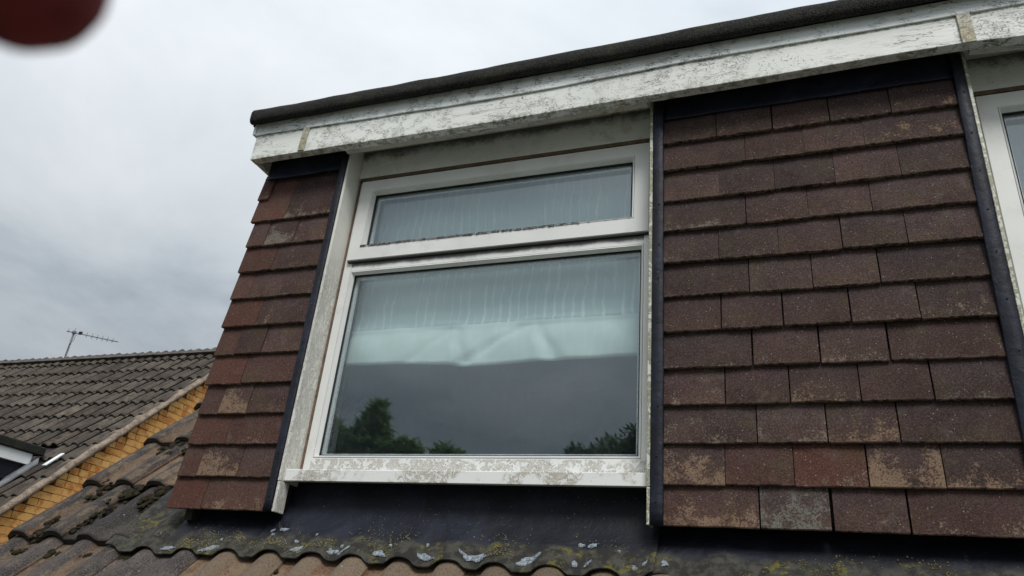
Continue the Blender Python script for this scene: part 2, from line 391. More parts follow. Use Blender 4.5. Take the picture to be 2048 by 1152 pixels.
def mat_cloth(name, top, low, zsplit):
    g = G(name, .9, .1)
    x, y, z = g.xyz()
    weave = g.noise(300, 2, co=g.scaled((1, 1, 1)))
    c = g.mix(g.step(z, zsplit + .002, zsplit - .002), top, low)
    if zsplit:         # pale wavy upright lines in the cloth
        wob = g.add(g.mul(g.noise(6, 2, .5, co=g.scaled((.5, 1, 1.3))), 1.3), g.mul(g.noise(24, 2), .40))
        d = g.math('ABSOLUTE', g.math('SUBTRACT', g.math('FRACT', g.add(g.math('DIVIDE', x, .033), wob)), .5))
        d = g.math('DIVIDE', d, g.add(.45, g.mul(g.step(g.noise(13, 3, co=g.scaled((2.5, 1, .8))), .35, .75), 1.5)))
        ln = g.mul(g.step(d, .17, .04), g.step(g.noise(8, 3, co=g.scaled((1.8, 1, .5))), .34, .56))
        c = g.mix(g.mul(g.band(z, zsplit, .0035), g.step(g.noise(9, 3), .40, .5), .6), c, (.30, .38, .37))  # shadow along the seam, drawn as a darker line in the colour
        c = g.mix(g.mul(ln, g.add(.55, g.mul(g.step(z, zsplit, zsplit - .004), -.35), .20)), c, (.86, .95, .94))
    c = g.mix(g.mul(g.step(g.noise(5, 4), .4, .7), .25), c, tuple(v * .8 for v in top))
    g.color(c).bump(g.add(g.mul(weave, .3), g.mul(g.noise(14, 3, co=g.scaled((1.5, 1, .4))), 1.2)), .35, .004)
    g.b.inputs["Transmission Weight"].default_value = 0
    return g.m

M = {}
M['hung'] = mat_hung_tile()
M['rooft'] = mat_roof_tile("roof_tile_concrete", (.033, .030, .032), (.074, .064, .058), (.180, .132, .088), (.50, .50, .46), True)
M['rooft2'] = mat_roof_tile("neighbour_tile_concrete", (.040, .034, .029), (.082, .070, .058), (.140, .115, .088), (.60, .60, .56))
M['fascia'] = mat_paint("flaking_fascia_paint", algae=.75, zlo=1.655, zhi=1.765)
M['cap'] = mat_paint("flaking_cap_paint", base=(.75, .79, .79), crack=1.2, algae=.4)
M['strip'] = mat_paint("stained_cover_strip_paint", base=(.50, .48, .38), crack=.6, algae=1.3)
M['soffit'] = mat_paint("soffit_paint", base=(.50, .49, .44), crack=.8, algae=1.3)
M['header'] = mat_paint("header_paint", base=(.80, .82, .79), crack=.25, algae=.35, soot_shade=1.745)
M['pvc'] = mat_pvc("white_plastic", dirt=.22)
M['pvcdirty'] = mat_pvc("sooty_white_plastic", dirt=.9, soot_shade=(1.228, 1.262))
M['pvcsill'] = mat_pvc("white_plastic_sill", trail=.45, film=(.36, .33, .26), dirt=.5, fsc=60)
M['pvclow'] = mat_pvc("white_plastic_low_rail", trail=.85, film=(.42, .40, .35), dirt=.2, fsc=46)
M['post'] = mat_pvc("white_post_board", base=(.68, .68, .63), trail=1.3, film=(.44, .43, .39), dirt=.3, fade=(1.30, 1.10), fsc=85, fst=(1, 1, .30))
M['postalg'] = mat_pvc("algae_edged_post_board", base=(.60, .60, .52), trail=1.4, film=(.20, .20, .12), dirt=.6)
M['lead'] = mat_lead()
M['leadh'] = mat_lead("lead_head_sheet", 0, 2.4)  # lighter copy of the lead, its lit sheen put into the colour
M['leadw'] = mat_lead("weathered_lead_apron", 1.0)
M['felt'] = mat_felt()
M['gasket'] = simple("black_rubber", (.006, .007, .008), (.012, .012, .013), rough=.6)
M['spacer'] = simple("grey_spacer_bar", (.45, .50, .53), (.58, .62, .65), rough=.4)
M['wood'] = simple("brown_sealant", (.11, .075, .052), (.17, .115, .08), scale=30)
M['dark'] = simple("dark_batten_wall", (.018, .015, .013), (.03, .025, .022))
M['deck'] = simple("roofing_underlay", (.020, .018, .017), (.035, .03, .028))
M['plaster'] = simple("room_plaster", (.28, .36, .46), (.32, .40, .50), rough=.9, bump=.05)
M['carpet'] = simple("room_floor", (.07, .06, .055), (.10, .085, .075))
M['brick'] = mat_brick()
M['brickwall'] = simple("plain_brown_wall", (.20, .11, .065), (.27, .15, .09), scale=5)
M['mortar'] = simple("verge_mortar", (.11, .085, .065), (.27, .215, .165), scale=13, bump=.8, bd=.006, fine=90)
M['ridgem'] = simple("ridge_mortar", (.05, .045, .04), (.10, .09, .08), scale=13, bump=.8, bd=.006)
M['joint'] = simple("pale_mortar_joint", (.40, .24, .10), (.52, .34, .17), scale=20)
M['nbfascia'] = simple("clean_white_plastic", (.72, .76, .78), (.76, .79, .80), rough=.35, bump=.02)
M['metal'] = simple("weathered_aluminium", (.10, .11, .12), (.17, .18, .19), rough=.5)
M['blackp'] = simple("black_plastic", (.012, .012, .014), (.02, .02, .022), rough=.5)
M['moss'] = simple("dark_moss", (.010, .008, .004), (.030, .024, .009), scale=60, bump=1, bd=.005, rough=1, fine=300)
M['glass'] = mat_glass(False); M['glassin'] = mat_glass(True)
M['cloth'] = mat_cloth("mint_blind_cloth", (.54, .66, .66), (.76, .86, .83), 1.019)
M['cloth2'] = mat_cloth("grey_blue_blind_cloth", (.30, .36, .41), (.30, .36, .41), 0)
M['cord'] = simple("white_cord", (.6, .65, .62), (.7, .74, .7))
M['ground'] = simple("worn_lawn_ground", (.060, .066, .048), (.10, .105, .082), scale=1.5, fine=30, bump=.6, bd=.02)
M['bark'] = simple("bark", (.06, .045, .03), (.10, .075, .05), scale=12)
M['skin'] = simple("shaded_red_skin", (.13, .014, .022), (.24, .045, .045), scale=70, rough=.6, bump=.1, bd=.0003)  # shade from hand and phone is put into this dark red colour
def mat_leaf(name, a, b, tr=True):
    g = G(name, .45, .4); geo = g.n("ShaderNodeNewGeometry"); c = g.mix(geo.outputs["Random Per Island"], a, b); g.color(c)
    if tr:
        t_ = g.n("ShaderNodeBsdfTranslucent"); g.put(t_.inputs[0], c); m_ = g.n("ShaderNodeMixShader"); m_.inputs[0].default_value = .4
        g.t.links.new(g.b.outputs[0], m_.inputs[1]); g.t.links.new(t_.outputs[0], m_.inputs[2]); g.t.links.new(m_.outputs[0], g.out.inputs[0])
    return g.m
M['grime'] = mat_leaf("rail_grime", (.025, .022, .018), (.22, .20, .165), False)
M['lichen'] = mat_leaf("yellow_lichen", (.15, .125, .02), (.05, .05, .028), False)
M['flake'] = simple("pale_mortar_flake", (.10, .12, .14), (.27, .31, .35), scale=110, bump=.6)
M['leaf'] = mat_leaf("laurel_leaf", (.11, .20, .07), (.24, .36, .14))
M['leaf2'] = mat_leaf("dark_shrub_leaf", (.05, .11, .045), (.11, .20, .08))

# ------------------------------------------------------------------ ground
q = MB(); q.add([(-400, -400, -5.2), (400, -400, -5.2), (400, 400, -5.2), (-400, 400, -5.2)], [(0, 1, 2, 3)])
g_ = q.build("ground", M['ground']); tag(g_, "worn grey green ground far below the roofs", None, kind="structure")

# ================================================================== OUR HOUSE
house = tag(empty("house"), "house with brown tile-hung dormer, grubby white window frames and lichen-spotted roof", "house")
# --- walls under the roof, room, cheeks
def cpl(y): return y + .2303                       # crest plane of the main roof (45 degrees)
hw = MB(); hw.box(-2.55, 5.0, -.85, 6.2, -5.195, -.75); hw.build("lower_wall", M['brickwall'], house)
gm = MB(); gm.add([(-2.55, -.8, -.752), (-2.55, 6.15, -.752), (-2.55, 2.7, 2.72), (-2.50, -.8, -.752), (-2.50, 6.15, -.752), (-2.50, 2.7, 2.72)],
                  [(0, 1, 2), (3, 5, 4), (0, 3, 4, 1), (1, 4, 5, 2), (2, 5, 3, 0)]); gm.build("gable_wall", M['brickwall'], house)
# roof deck: front slope (cut round the dormer) and back slope
dk = MB()
def slab(q, x0, x1, y0, y1, off=-.075, th=.03, c=0.2303):
    V = []
    for x in (x0, x1):
        for y in (y0, y1):
            for o in (off, off - th): V.append((x, y, y + c + o * 1.414))
    q.add(V, [(0, 2, 3, 1), (4, 5, 7, 6), (0, 1, 5, 4), (2, 6, 7, 3), (0, 4, 6, 2), (1, 3, 7, 5)])
slab(dk, -2.62, -1.93, -1.05, 2.7); slab(dk, -1.93, 5.0, -1.05, .09); slab(dk, -1.93, 5.0, 1.56, 2.7)
dk.add([(-2.62, 2.7, 2.80), (5.0, 2.7, 2.80), (5.0, 6.4, -.92), (-2.62, 6.4, -.92), (-2.62, 2.7, 2.76), (5, 2.7, 2.76), (5, 6.4, -.96), (-2.62, 6.4, -.96)],
       [(0, 1, 2, 3), (4, 7, 6, 5), (0, 3, 7, 4), (1, 5, 6, 2), (2, 6, 7, 3)])
roof = dk.build("roof", M['deck'], house)

# --- interlocking roof tiles
GAU = .3265; TILT = math.atan2(.028, GAU)
def roll_h(x, crests, hw_=.050, H=.030):
    h = -H
    for c in crests:
        d = abs(x - c) / hw_
        if d < 1: h = max(h, -H + H * (1 - d ** 2.3) ** .62)
    return h
def roof_tile_mesh(w, crests, L=.40, n=26, segs=3, th=.017, H=.030, seed=0, hw_=.05, lap=.009):
    V = []; F = []; xs = lin(0, w, n)
    ys = [0.0] + [L * (i + 1) / segs for i in range(segs)]
    for yi, y in enumerate(ys):
        for x in xs:
            z = roll_h(x, crests, hw_, H) + lap * (x / w) ** 2 + .0016 * nz(x * 21 + seed, y * 9, seed * 3.1)
            V.append((x, y + (.003 * nz(x * 40, seed) if yi == 0 else 0), z - (.0035 if yi == 0 else 0)))
    # nose: rounded, then down and back
    b0 = len(V)
    for x in xs: V.append((x, .0, lap * (x / w) ** 2 + roll_h(x, crests, hw_, H) - th - .004 + .002 * nz(x * 50, seed + 5)))
    b1 = len(V)
    for x in xs: V.append((x, L, lap * (x / w) ** 2 + roll_h(x, crests, hw_, H) - th))
    b2 = len(V)
    for x in xs: V.append((x, .010, lap * (x / w) ** 2 + roll_h(x, crests, hw_, H) + .0005 + .0016 * nz(x * 21 + seed, 0, seed * 3.1)))
    for i in range(n - 1):
        F.append((i, i + 1, b2 + i + 1, b2 + i)); F.append((b2 + i, b2 + i + 1, n + i + 1, n + i))
        for r_ in range(1, len(ys) - 1): F.append((r_ * n + i, r_ * n + i + 1, (r_ + 1) * n + i + 1, (r_ + 1) * n + i))
        F.append((b0 + i, b0 + i + 1, i + 1, i)); F.append((b1 + i, b1 + i + 1, b0 + i + 1, b0 + i))
    last = (len(ys) - 1) * n
    for i, s in ((0, 1), (n - 1, -1)):
        F.append((i, b0 + i, b1 + i, last + i, n + i, b2 + i) if s > 0 else (i, b2 + i, n + i, last + i, b1 + i, b0 + i))
    return mesh("roof_tile", V, F, True)
def sharp(me, ang=40):
    me.set_sharp_from_angle(angle=R(ang))
def place_tile(me, mat, parent, X, y, c, dn=0.0, tilt=TILT, base=45, jit=1.0, **props):
    rr = rnd
    o = bpy.data.objects.new("roof_tile", me); COL.objects.link(o); o.parent = parent
    if not me.materials: me.materials.append(mat)
    nrm = dn + rr.uniform(-.002, .002) * jit
    o.location = (X, y - nrm * .707 + rr.uniform(-.003, .003) * jit, y + c + nrm * .707)
    o.rotation_euler = (R(base) - tilt + R(rr.uniform(-.35, .35)) * jit, R(rr.uniform(-.3, .3)) * jit, R(rr.uniform(-.25, .25)) * jit)
    for k, v in props.items(): o[k] = float(v)
    return o
CJ = [-2.455, -2.142, -1.825, -1.506, -1.218, -.919, -.632, -.342, -.05, .245, .54, .835, 1.13, 1.425]
cols = []
for i, cj in enumerate(CJ):
    x1 = cj + .047; x0 = -2.672 if i == 0 else CJ[i - 1] + .047
    w = x1 - x0 + .004
    c2 = cj - x0; c1 = .052 if i == 0 else (c2 - (cj - CJ[i - 1]) / 2)
    vs = []
    for v in range(3):
        me = roof_tile_mesh(w, (c1, c2), seed=i * 7 + v * 13.3, H=.023, hw_=.046); sharp(me); vs.append(me)
    cols.append((x0, vs))
for k in range(-3, 8):
    y = .0055 + .2309 * k
    for i, (x0, vs) in enumerate(cols):
        if k >= 0 and i >= 2 and not (k < 3 and i == 2): continue
        if k == -3 and i > 10: continue
        dn = (.0 if k >= 0 else (.0, .0, .006)[min(i, 2)] if i < 3 else .0165)
        tan = {True: .0, False: .15}[i < 3] + rnd.uniform(-.1, .45)
        if k == -1 and 2 < i < 8: tan = .95 + rnd.uniform(-.1, .3)
        if k >= 1 and i == 0: tan = .45
        place_tile(vs[(k + i) % 3], M['rooft'], roof, x0, y, .2303, dn, tan=tan)

# --- moss clumps in the courses
mq = MB()
def clump(q, c, r, sq=.5, sd=0):
    n = 6; V = []; F = []
    for a in range(n + 1):
        for b in range(9):
            th = math.pi * a / n; ph = 2 * math.pi * b / 9
            p = Vector((math.sin(th) * math.cos(ph), math.sin(th) * math.sin(ph), math.cos(th)))
            rr = r * (1 + .55 * nz(p.x * 2.3 + sd, p.y * 2.3, p.z * 2.3 + c[0] * 30))
            V.append((c[0] + p.x * rr, c[1] + p.y * rr * .85 , c[2] + p.z * rr * sq + p.y * rr * .6))
    for a in range(n):
        for b in range(9):
            F.append((a * 9 + b, a * 9 + (b + 1) % 9, (a + 1) * 9 + (b + 1) % 9, (a + 1) * 9 + b))
    q.add(V, F)
def roofpt(X, y, low=.03): return (X, y, y + .2303 - low * 1.2)
for (X, y, r, n) in [(-2.52, .03, .020, 9), (-2.55, .07, .018, 5), (-2.50, .215, .020, 8), (-2.36, .215, .024, 9), (-2.22, .215, .026, 9), (-2.43, .17, .018, 7), (-2.37, .13, .016, 8),
                     (-2.40, .09, .016, 7), (-2.41, .05, .016, 6), (-2.28, .17, .020, 8), (-2.20, .16, .022, 9), (-2.33, .46, .03, 9), (-2.46, .46, .026, 8), (-2.20, .45, .03, 8), (-2.55, .26, .012, 5), (-2.5, .43, .02, 5)]:
    for j in range(int(n * 1.7)):
        clump(mq, roofpt(X + rnd.gauss(0, r * .9), y + rnd.gauss(0, r * .8), rnd.uniform(.018, .034)), r * rnd.uniform(.35, .75), rnd.uniform(.4, .7), rnd.random() * 9)
for j in range(130):
    X = rnd.uniform(-2.66, -2.05); y = rnd.choice((.0, .229, .46)) - .012 + rnd.gauss(0, .004)
    clump(mq, roofpt(X, y, .045), rnd.uniform(.006, .014), .6, j)
for j in range(16):
    X = rnd.uniform(-1.8, -.3); y = -.03 - abs(rnd.gauss(0, .05))
    clump(mq, roofpt(X, y, rnd.uniform(.02, .036)), rnd.uniform(.004, .009), .35, j)
mo = mq.build("moss", M['moss'], None, True); tag(mo, "dark moss cushions growing in the laps of the old roof tiles", "moss", kind="stuff")

# --- dormer shell
XE = 2.05
box("cheek_wall", M['dark'], house, -1.925, -1.895, .045, 1.6, .30, 1.70)
box("end_cheek_wall", M['dark'], house, XE - .03, XE, .045, 1.6, .30, 1.70)
box("batten_wall", M['dark'], house, -1.893, -1.560, .0385, .100, .345, 1.735)
box("batten_wall", M['dark'], house, -.372, .529, .0385, .100, .345, 1.735)
box("batten_wall", M['dark'], house, 1.78, XE - .032, .0385, .100, .345, 1.735)
# room behind the windows
rm = MB()
rm.box(-1.85, 1.95, 3.0, 3.05, .30, 1.72); rm.box(-1.89, -1.85, .14, 3.05, .30, 1.72); rm.box(1.95, 1.99, .14, 3.05, .30, 1.72)
rm.box(-1.85, 1.95, .14, 3.0, 1.72, 1.76)
rm.box(-1.85, -1.545, .115, .14, .30, 1.72); rm.box(-.38, .545, .115, .14, .30, 1.72); rm.box(1.70, 1.95, .115, .14, .30, 1.72)
rm.box(-1.545, -.38, .115, .14, 1.625, 1.72); rm.box(.545, 1.70, .115, .14, 1.625, 1.72)
rm.box(-1.545, -.38, .13, .14, .30, .475); rm.box(.545, 1.70, .13, .14, .30, .475)
rm.build("room_wall", M['plaster'], house)
box("room_floor", M['carpet'], house, -1.85, 1.95, .14, 3.0, .26, .299)

# --- hung tiles
def hung_mesh(w, h, seed):
    nx = 8; xs = lin(-w / 2, w / 2, nx); V = []; F = []
    sl_ = .0150 / .1087; hh = h + .035; th = .0138
    def cam_(x): return .0016 * (2 * x / w) ** 2
    rows_ = [(0.0, .0020), (.0022, .0), (h * .5, 0), (hh, 0)]
    for ri, (z, yy) in enumerate(rows_):
        for x in xs:
            e = (.0016 * nz(x * 31 + seed, seed * 1.7) + .0006 * nz(x * 150, seed)) if ri < 2 else 0
            V.append((x, z * sl_ + yy + cam_(x) + .0008 * nz(x * 17, z * 20, seed), z + e))
    b0 = len(V)
    for x in xs: V.append((x, th + cam_(x), .0012 * nz(x * 31 + seed, seed * 1.7)))
    b1 = len(V)
    for x in xs: V.append((x, hh * sl_ + th, hh))
    for r_ in range(3):
        for i in range(nx - 1): F.append((r_ * nx + i, r_ * nx + i + 1, (r_ + 1) * nx + i + 1, (r_ + 1) * nx + i))
    for i in range(nx - 1): F.append((b0 + i, b0 + i + 1, i + 1, i)); F.append((b1 + i, b1 + i + 1, b0 + i + 1, b0 + i)); F.append((3 * nx + i, 3 * nx + i + 1, b1 + i + 1, b1 + i))
    for i in (0, nx - 1): 
        f = (i, nx + i, 2 * nx + i, 3 * nx + i, b1 + i, b0 + i); F.append(f if i else f[::-1])
    me = mesh("hanging_tile", V, F, False); me.materials.append(M['hung']); return me
_hc = {}
def hung(parent, x0, x1, z, h, tone=0, lich=0, grey=0, y=0.0):
    w = round((x1 - x0) * 200) / 200; key = (w, round(h, 3), rnd.randrange(4))
    if key not in _hc: _hc[key] = hung_mesh(w, h, len(_hc) * 3.7 + 1)
    o = bpy.data.objects.new("hanging_tile", _hc[key]); COL.objects.link(o); o.parent = parent
    o.location = ((x0 + x1) / 2, y + rnd.uniform(-.0015, .0018), z + rnd.uniform(-.0015, .0015))
    o.rotation_euler = (R(rnd.uniform(-.4, .4)), R(rnd.uniform(-.35, .35)), R(rnd.uniform(-.5, .5)))
    o["tone"] = float(tone); o["lichen"] = float(lich); o["grey"] = float(grey)
ZR = [1.5240, 1.4195, 1.3040, 1.1965, 1.0845, .9730, .8625, .7520, .6455, .5400, .4312, .3272]
th_r = box("tile_hanging", M['dark'], house, -.366, .5285, .0330, .0380, .350, 1.650)
th_l = box("tile_hanging", M['dark'], house, -1.905, -1.562, .0330, .0380, .350, 1.650)
th_e = box("tile_hanging", M['dark'], house, 1.784, 2.015, .0330, .0380, .350, 1.650)
RA = [[-.352, -.1732, -.0068, .1606, .3264, .500], [-.352, -.0894, .080, .2446, .500], [-.352, -.1724, -.0112, .1552, .3262, .498],
      [-.352, -.0958, .074, .2408, .498], [-.352, -.179, -.0132, .1528, .3174, .498], [-.352, -.0994, .0686, .2358, .497],
      [-.352, -.181, -.0148, .1536, .3192, .4826 + .012], [-.352, -.1002, .0692, .2336, .4788 + .012], [-.354, -.1774, -.0112, .1546, .320, .4830 + .01],
      [-.354, -.0984, .0678, .2334, .49], [-.356, -.1832, -.0176, .1512, .3148, .492], [-.356, -.1056, .062, .2292, .492]]
LI = {(10, 0): .85, (10, 3): .9, (10, 4): .6, (11, 0): .62, (11, 1): .75, (11, 2): .25, (11, 3): .35, (9, 2): .62, (8, 2): .5, (7, 2): .42, (1, 3): .42, (0, 1): .25, (0, 4): .25, (2, 1): .2, (6, 0): .2, (5, 0): .12, (2, 4): .2, (4, 4): .2}
GR = {(11, 1): 1.0, (7, 2): .6, (11, 3): .5, (2, 4): .8}
TO = {(10, 2): .75, (10, 1): .35, (11, 0): .25, (1, 1): .2, (7, 3): .2, (11, 3): .25, (8, 3): .15}
for r_, row in enumerate(RA):
    top = 1.64 if r_ == 0 else ZR[r_ - 1]
    for i in range(len(row) - 1):
        gap = rnd.choice((.0015, .002, .003, .004, .0055))
        hung(th_r, row[i] + gap / 2, row[i + 1] - gap / 2, ZR[r_], top - ZR[r_], TO.get((r_, i), rnd.uniform(0, .12)), LI.get((r_, i), rnd.choice((0, .1, .2, .3, .38))), GR.get((r_, i), 0.0 if (r_, i) in LI else rnd.uniform(.3, 1)))
LA = {1: [-1.949, -1.795, -1.570], 2: [-1.940, -1.857, -1.726, -1.570], 3: [-1.944, -1.793, -1.570], 4: [-1.945, -1.865, -1.7355, -1.570], 5: [-1.950, -1.7986, -1.572],
      6: [-1.950, -1.862, -1.744, -1.572], 7: [-1.953, -1.800, -1.576], 8: [-1.9475, -1.863, -1.7445, -1.578], 9: [-1.958, -1.80, -1.580], 10: [-1.964, -1.883, -1.7206, -1.582], 11: [-1.974, -1.83, -1.580]}
LL = {(1, 1): .55, (2, 1): .75, (2, 2): .4, (4, 2): .5, (3, 1): .3, (5, 1): .3, (8, 1): .92, (10, 1): .9, (11, 1): .45, (9, 1): .2, (8, 2): .15}
LG = {(2, 1): .8, (4, 2): .8, (1, 1): .6, (3, 1): .6}
LT = {(1, 0): .55, (3, 0): .6, (5, 0): .75, (7, 0): .7, (7, 1): .35, (4, 0): .4, (6, 0): .45, (9, 0): .6, (9, 1): .45, (11, 0): .75, (11, 1): .4, (2, 0): .2, (10, 0): .45, (6, 1): .2, (8, 0): .3}
for r_, row in LA.items():
    top = 1.63 if r_ == 1 else ZR[r_ - 1]
    for i in range(len(row) - 1):
        gap = rnd.choice((.0005, .001, .0015))
        hung(th_l, row[i] + gap / 2, row[i + 1] - gap / 2, ZR[r_] + .003, top - ZR[r_], LT.get((r_, i), .15), LL.get((r_, i), .04), LG.get((r_, i), .0))
hung(th_l, -1.948, -1.90, 1.527, .09, .5, .2, 0, .004)
for r_ in range(12):
    row = [1.784, 1.93, 2.03] if r_ % 2 else [1.784, 1.86, 2.03]
    for i in range(2): hung(th_e, row[i] + .001, row[i + 1] - .001, ZR[r_], (1.64 if r_ == 0 else ZR[r_ - 1]) - ZR[r_], .1, .05, 0)

# --- lead
def lead_strip(x0, x1, z0, z1, y=-.003, skew=0.0):
    n = 40; V = []; F = []; prof = [(-.5, .010), (-.5, .002), (-.42, -.001), (0, -.002), (.42, -.001), (.5, .002), (.5, .010)]
    for i in range(n):
        z = z0 + (z1 - z0) * i / (n - 1)
        for (u, yy) in prof:
            x = (x0 + x1) / 2 + u * (x1 - x0)
            if u < 0: x += skew * (1 - (z - z0) / (z1 - z0))
            x += .0018 * nz(z * 9 + u, x0 * 7) * (1 if abs(u) > .3 else 0)
            V.append((x, y + yy + .0014 * nz(z * 14, u * 3, x0), z))
    m_ = len(prof)
    for i in range(n - 1):
        for j in range(m_ - 1): F.append((i * m_ + j, i * m_ + j + 1, (i + 1) * m_ + j + 1, (i + 1) * m_ + j))
    F.append(tuple(range(m_))); F.append(tuple((n - 1) * m_ + j for j in range(m_)))
    for i in range(n - 1): F.append((i * m_ + m_ - 1, i * m_, (i + 1) * m_, (i + 1) * m_ + m_ - 1))
    q = MB(); q.add(V, F); o = q.build("lead_cover_strip", M['lead'], house, True)
    nail = MB()
    for k in range(int((z1 - z0) / .13)):
        z = z0 + .05 + k * .13 + rnd.uniform(-.01, .01); x = (x0 + x1) / 2 + rnd.uniform(-.003, .003)
        nail.box(x - .0022, x + .0022, y - .0042, y - .001, z - .0022, z + .0022, .0009)
    nail.build("nail", M['lead'], o)
lead_strip(-1.5836, -1.5540, .330, 1.70)
lead_strip(-.3715, -.3400, .327, 1.70, skew=-.004)
lead_strip(.5005, .5290, .330, 1.70, skew=-.020)
lead_strip(1.765, 1.79, .330, 1.70)
def lead_head(x0, x1, zb):
    xs = lin(x0, x1, 40)
    def dz(x, y, z): return (.0035 * nz(x * 9, 3.3) + .002 * nz(x * 31)) if z < zb + .01 else 0
    def dy(x, y, z): return .002 * nz(x * 8, z * 20) 
    extrude_x("lead_head_flashing", M['leadh'], house, [(.002, zb), (.0015, zb + .002), (.009, zb + .02), (.012, zb + .05), (.013, 1.720), (.020, 1.720), (.018, zb + .02), (.007, zb)], xs, dz, dy, True)
lead_head(-1.932, -1.5845, 1.619); lead_head(-.3395, .500, 1.621); lead_head(1.79, 2.03, 1.621)

# apron: dressed from the wall down over the tile rolls
CR = [-2.623, -2.455, -2.285, -2.142, -1.99, -1.825, -1.66, -1.506, -1.354, -1.218, -1.064, -.919, -.781, -.632, -.488, -.342, -.196, -.05, .0975, .245, .3925, .54, .6875, .835, .98, 1.13, 1.28, 1.425, 1.57, 1.72, 1.87, 2.02]
PATH = [(-.022, 0, 1), (-.014, 0, 1), (-.006, 0, .92), (.010, 0, .70), (.026, 0, .42), (.042, .001, .18), (.058, .003, .05), (.072, .008, .0), (.084, .018, 0), (.093, .033, 0), (.099, .055, 0), (.1025, .085, 0), (.1035, .13, 0), (.104, .17, 0)]
def apron(x0, x1, dn=0.0, left_raise=False, edge_shift=0.0, name_label=None):
    n = max(8, int((x1 - x0) / .009)); xs = lin(x0, x1, n); V = []; F = []; E = []; PN = []
    path = PATH
    if left_raise: path = [(y, 0, 1 if y < .03 else .8) for y in (-.022, -.012, 0, .02, .04, .06, .08, .10, .13, .16, .20, .25, .30, .36)]
    for x in xs:
        for j, (y, up, amp) in enumerate(path):
            h = (roll_h(x, CR, .046, .018) + roll_h(x + .006, CR, .046, .018) + roll_h(x - .006, CR, .046, .018)) / 3 * amp
            yy = y + edge_shift
            if left_raise: base = yy + .2303 + .003
            elif y < .09: base = yy + .2303 + up + .0015 + (.0 if amp > .2 else -.002)
            else: base = .093 + .2303 + up
            if left_raise == False and y >= .072: base = .2303 + .072 + up * 1.05 + (y - .072) * .7
            jit = .0025 * nz(x * 9, y * 22, x0) + .0012 * nz(x * 33, y * 40)
            rag = (.004 * nz(x * 13, 8.8)) if j == 0 else 0
            V.append((x, yy - (dn + jit) * .707 + rag, base + h * 1.2 + (dn + jit) * .707 + rag - (.004 if j == 0 else 0)))
            e_ = 1 - min(1, max(0, (y + .022) / (.080 if not left_raise else .30))); E.append(e_); PN.append(-roll_h(x, CR, .046, .018) / .018)
    m_ = len(path); nb = len(V); th = .0035
    V += [(a, b + th * .6, c - th * .8) for (a, b, c) in V]; E += E; PN += PN
    for i in range(n - 1):
        for j in range(m_ - 1):
            a = (i * m_ + j, (i + 1) * m_ + j, (i + 1) * m_ + j + 1, i * m_ + j + 1)
            F.append(a); F.append(tuple(nb + t for t in reversed(a)))
        for j in (0, m_ - 1):
            F.append((i * m_ + j, (i + 1) * m_ + j, nb + (i + 1) * m_ + j, nb + i * m_ + j))
    for i in (0, n - 1):
        for j in range(m_ - 1): F.append((i * m_ + j, i * m_ + j + 1, nb + i * m_ + j + 1, nb + i * m_ + j))
    q = MB(); q.add(V, F); o = q.build("lead_apron", M['leadw'], house, True)
    at = o.data.attributes.new("edge", 'FLOAT', 'POINT'); at.data.foreach_set("value", E)
    at = o.data.attributes.new("pan", 'FLOAT', 'POINT'); at.data.foreach_set("value", PN)
    o.data.set_sharp_from_angle(angle=R(50))
    return o
apron(-2.158, -1.925, .000, True)
apron(-1.935, -1.79, .002); apron(-1.80, -1.575, .007)
apron(-1.587, -.36, .012); apron(-.372, 1.20, .004); apron(1.19, 2.05, .009)
def lead_surface(x, y):
    amp = interp(y, [(p[0], p[2]) for p in PATH[:7]])
    return y + .2303 + (roll_h(x, CR, .046, .018) + roll_h(x + .006, CR, .046, .018) + roll_h(x - .006, CR, .046, .018)) / 3 * amp * 1.2 + (.0205 if -1.587 < x < -.36 else .0095 if x > -.36 else .0125 if x > -1.79 else .0055)
def flake(x, y, rx, ry, ang, th=.002, mat='flake'):
    k = rnd.randint(13, 18); V = []; ca, sa = math.cos(ang), math.sin(ang)
    for t in (0, 1):
        for j in range(k):
            a = 2 * math.pi * j / k
            if t == 0: rr_ = rnd.uniform(.40, 1.2); V.append((x + (math.cos(a) * rx * ca - math.sin(a) * ry * sa) * rr_, y + (math.cos(a) * rx * sa + math.sin(a) * ry * ca) * rr_ * .75))
            else: V.append(V[j])
    W_ = [(a_, b_, lead_surface(a_, b_) + (.0035 + th if i < k else .001)) for i, (a_, b_) in enumerate(V)]
    W_.append((x, y, lead_surface(x, y) + .004 + th))
    q = MB(); q.add(W_, [(j, (j + 1) % k, 2 * k) for j in range(k)] + [(k + j, k + (j + 1) % k, (j + 1) % k, j) for j in range(k)])
    q.build("mortar_flake", M[mat], house)
for fx, fy, fr, fs in [(-1.735, -.012, .026, .008), (-1.72, .012, .008, .006), (-1.905, -.012, .020, .008), (-1.42, -.008, .016, .007), (-1.44, .010, .010, .004), (-1.295, -.012, .014, .009), (-1.275, .004, .006, .005), (-1.252, -.014, .014, .005), (-1.14, -.010, .018, .010), (-1.12, .012, .006, .004),
                       (-1.005, .016, .007, .005), (-.995, -.012, .022, .008), (-.86, -.008, .030, .010), (-.835, -.014, .016, .006), (-.70, -.010, .024, .011), (-.675, -.004, .010, .007), (-.56, .030, .013, .007), (-.53, .028, .014, .008), (-.565, -.010, .008, .009), (-.53, -.014, .007, .007),
                       (-.41, -.010, .006, .005), (-.385, -.004, .005, .006), (-.335, -.006, .007, .010), (-1.51, .030, .018, .008), (-1.535, .016, .013, .005), (-1.55, .045, .008, .003), (-.455, .014, .005, .004), (-1.38, .02, .005, .004)]:
    flake(fx, min(fy, .032) - .003, fr * (1.35 if fy < 0 else .9), fs * (1.1 if fy < 0 else .8), rnd.uniform(-.4, .5), .001)
lq = MB()
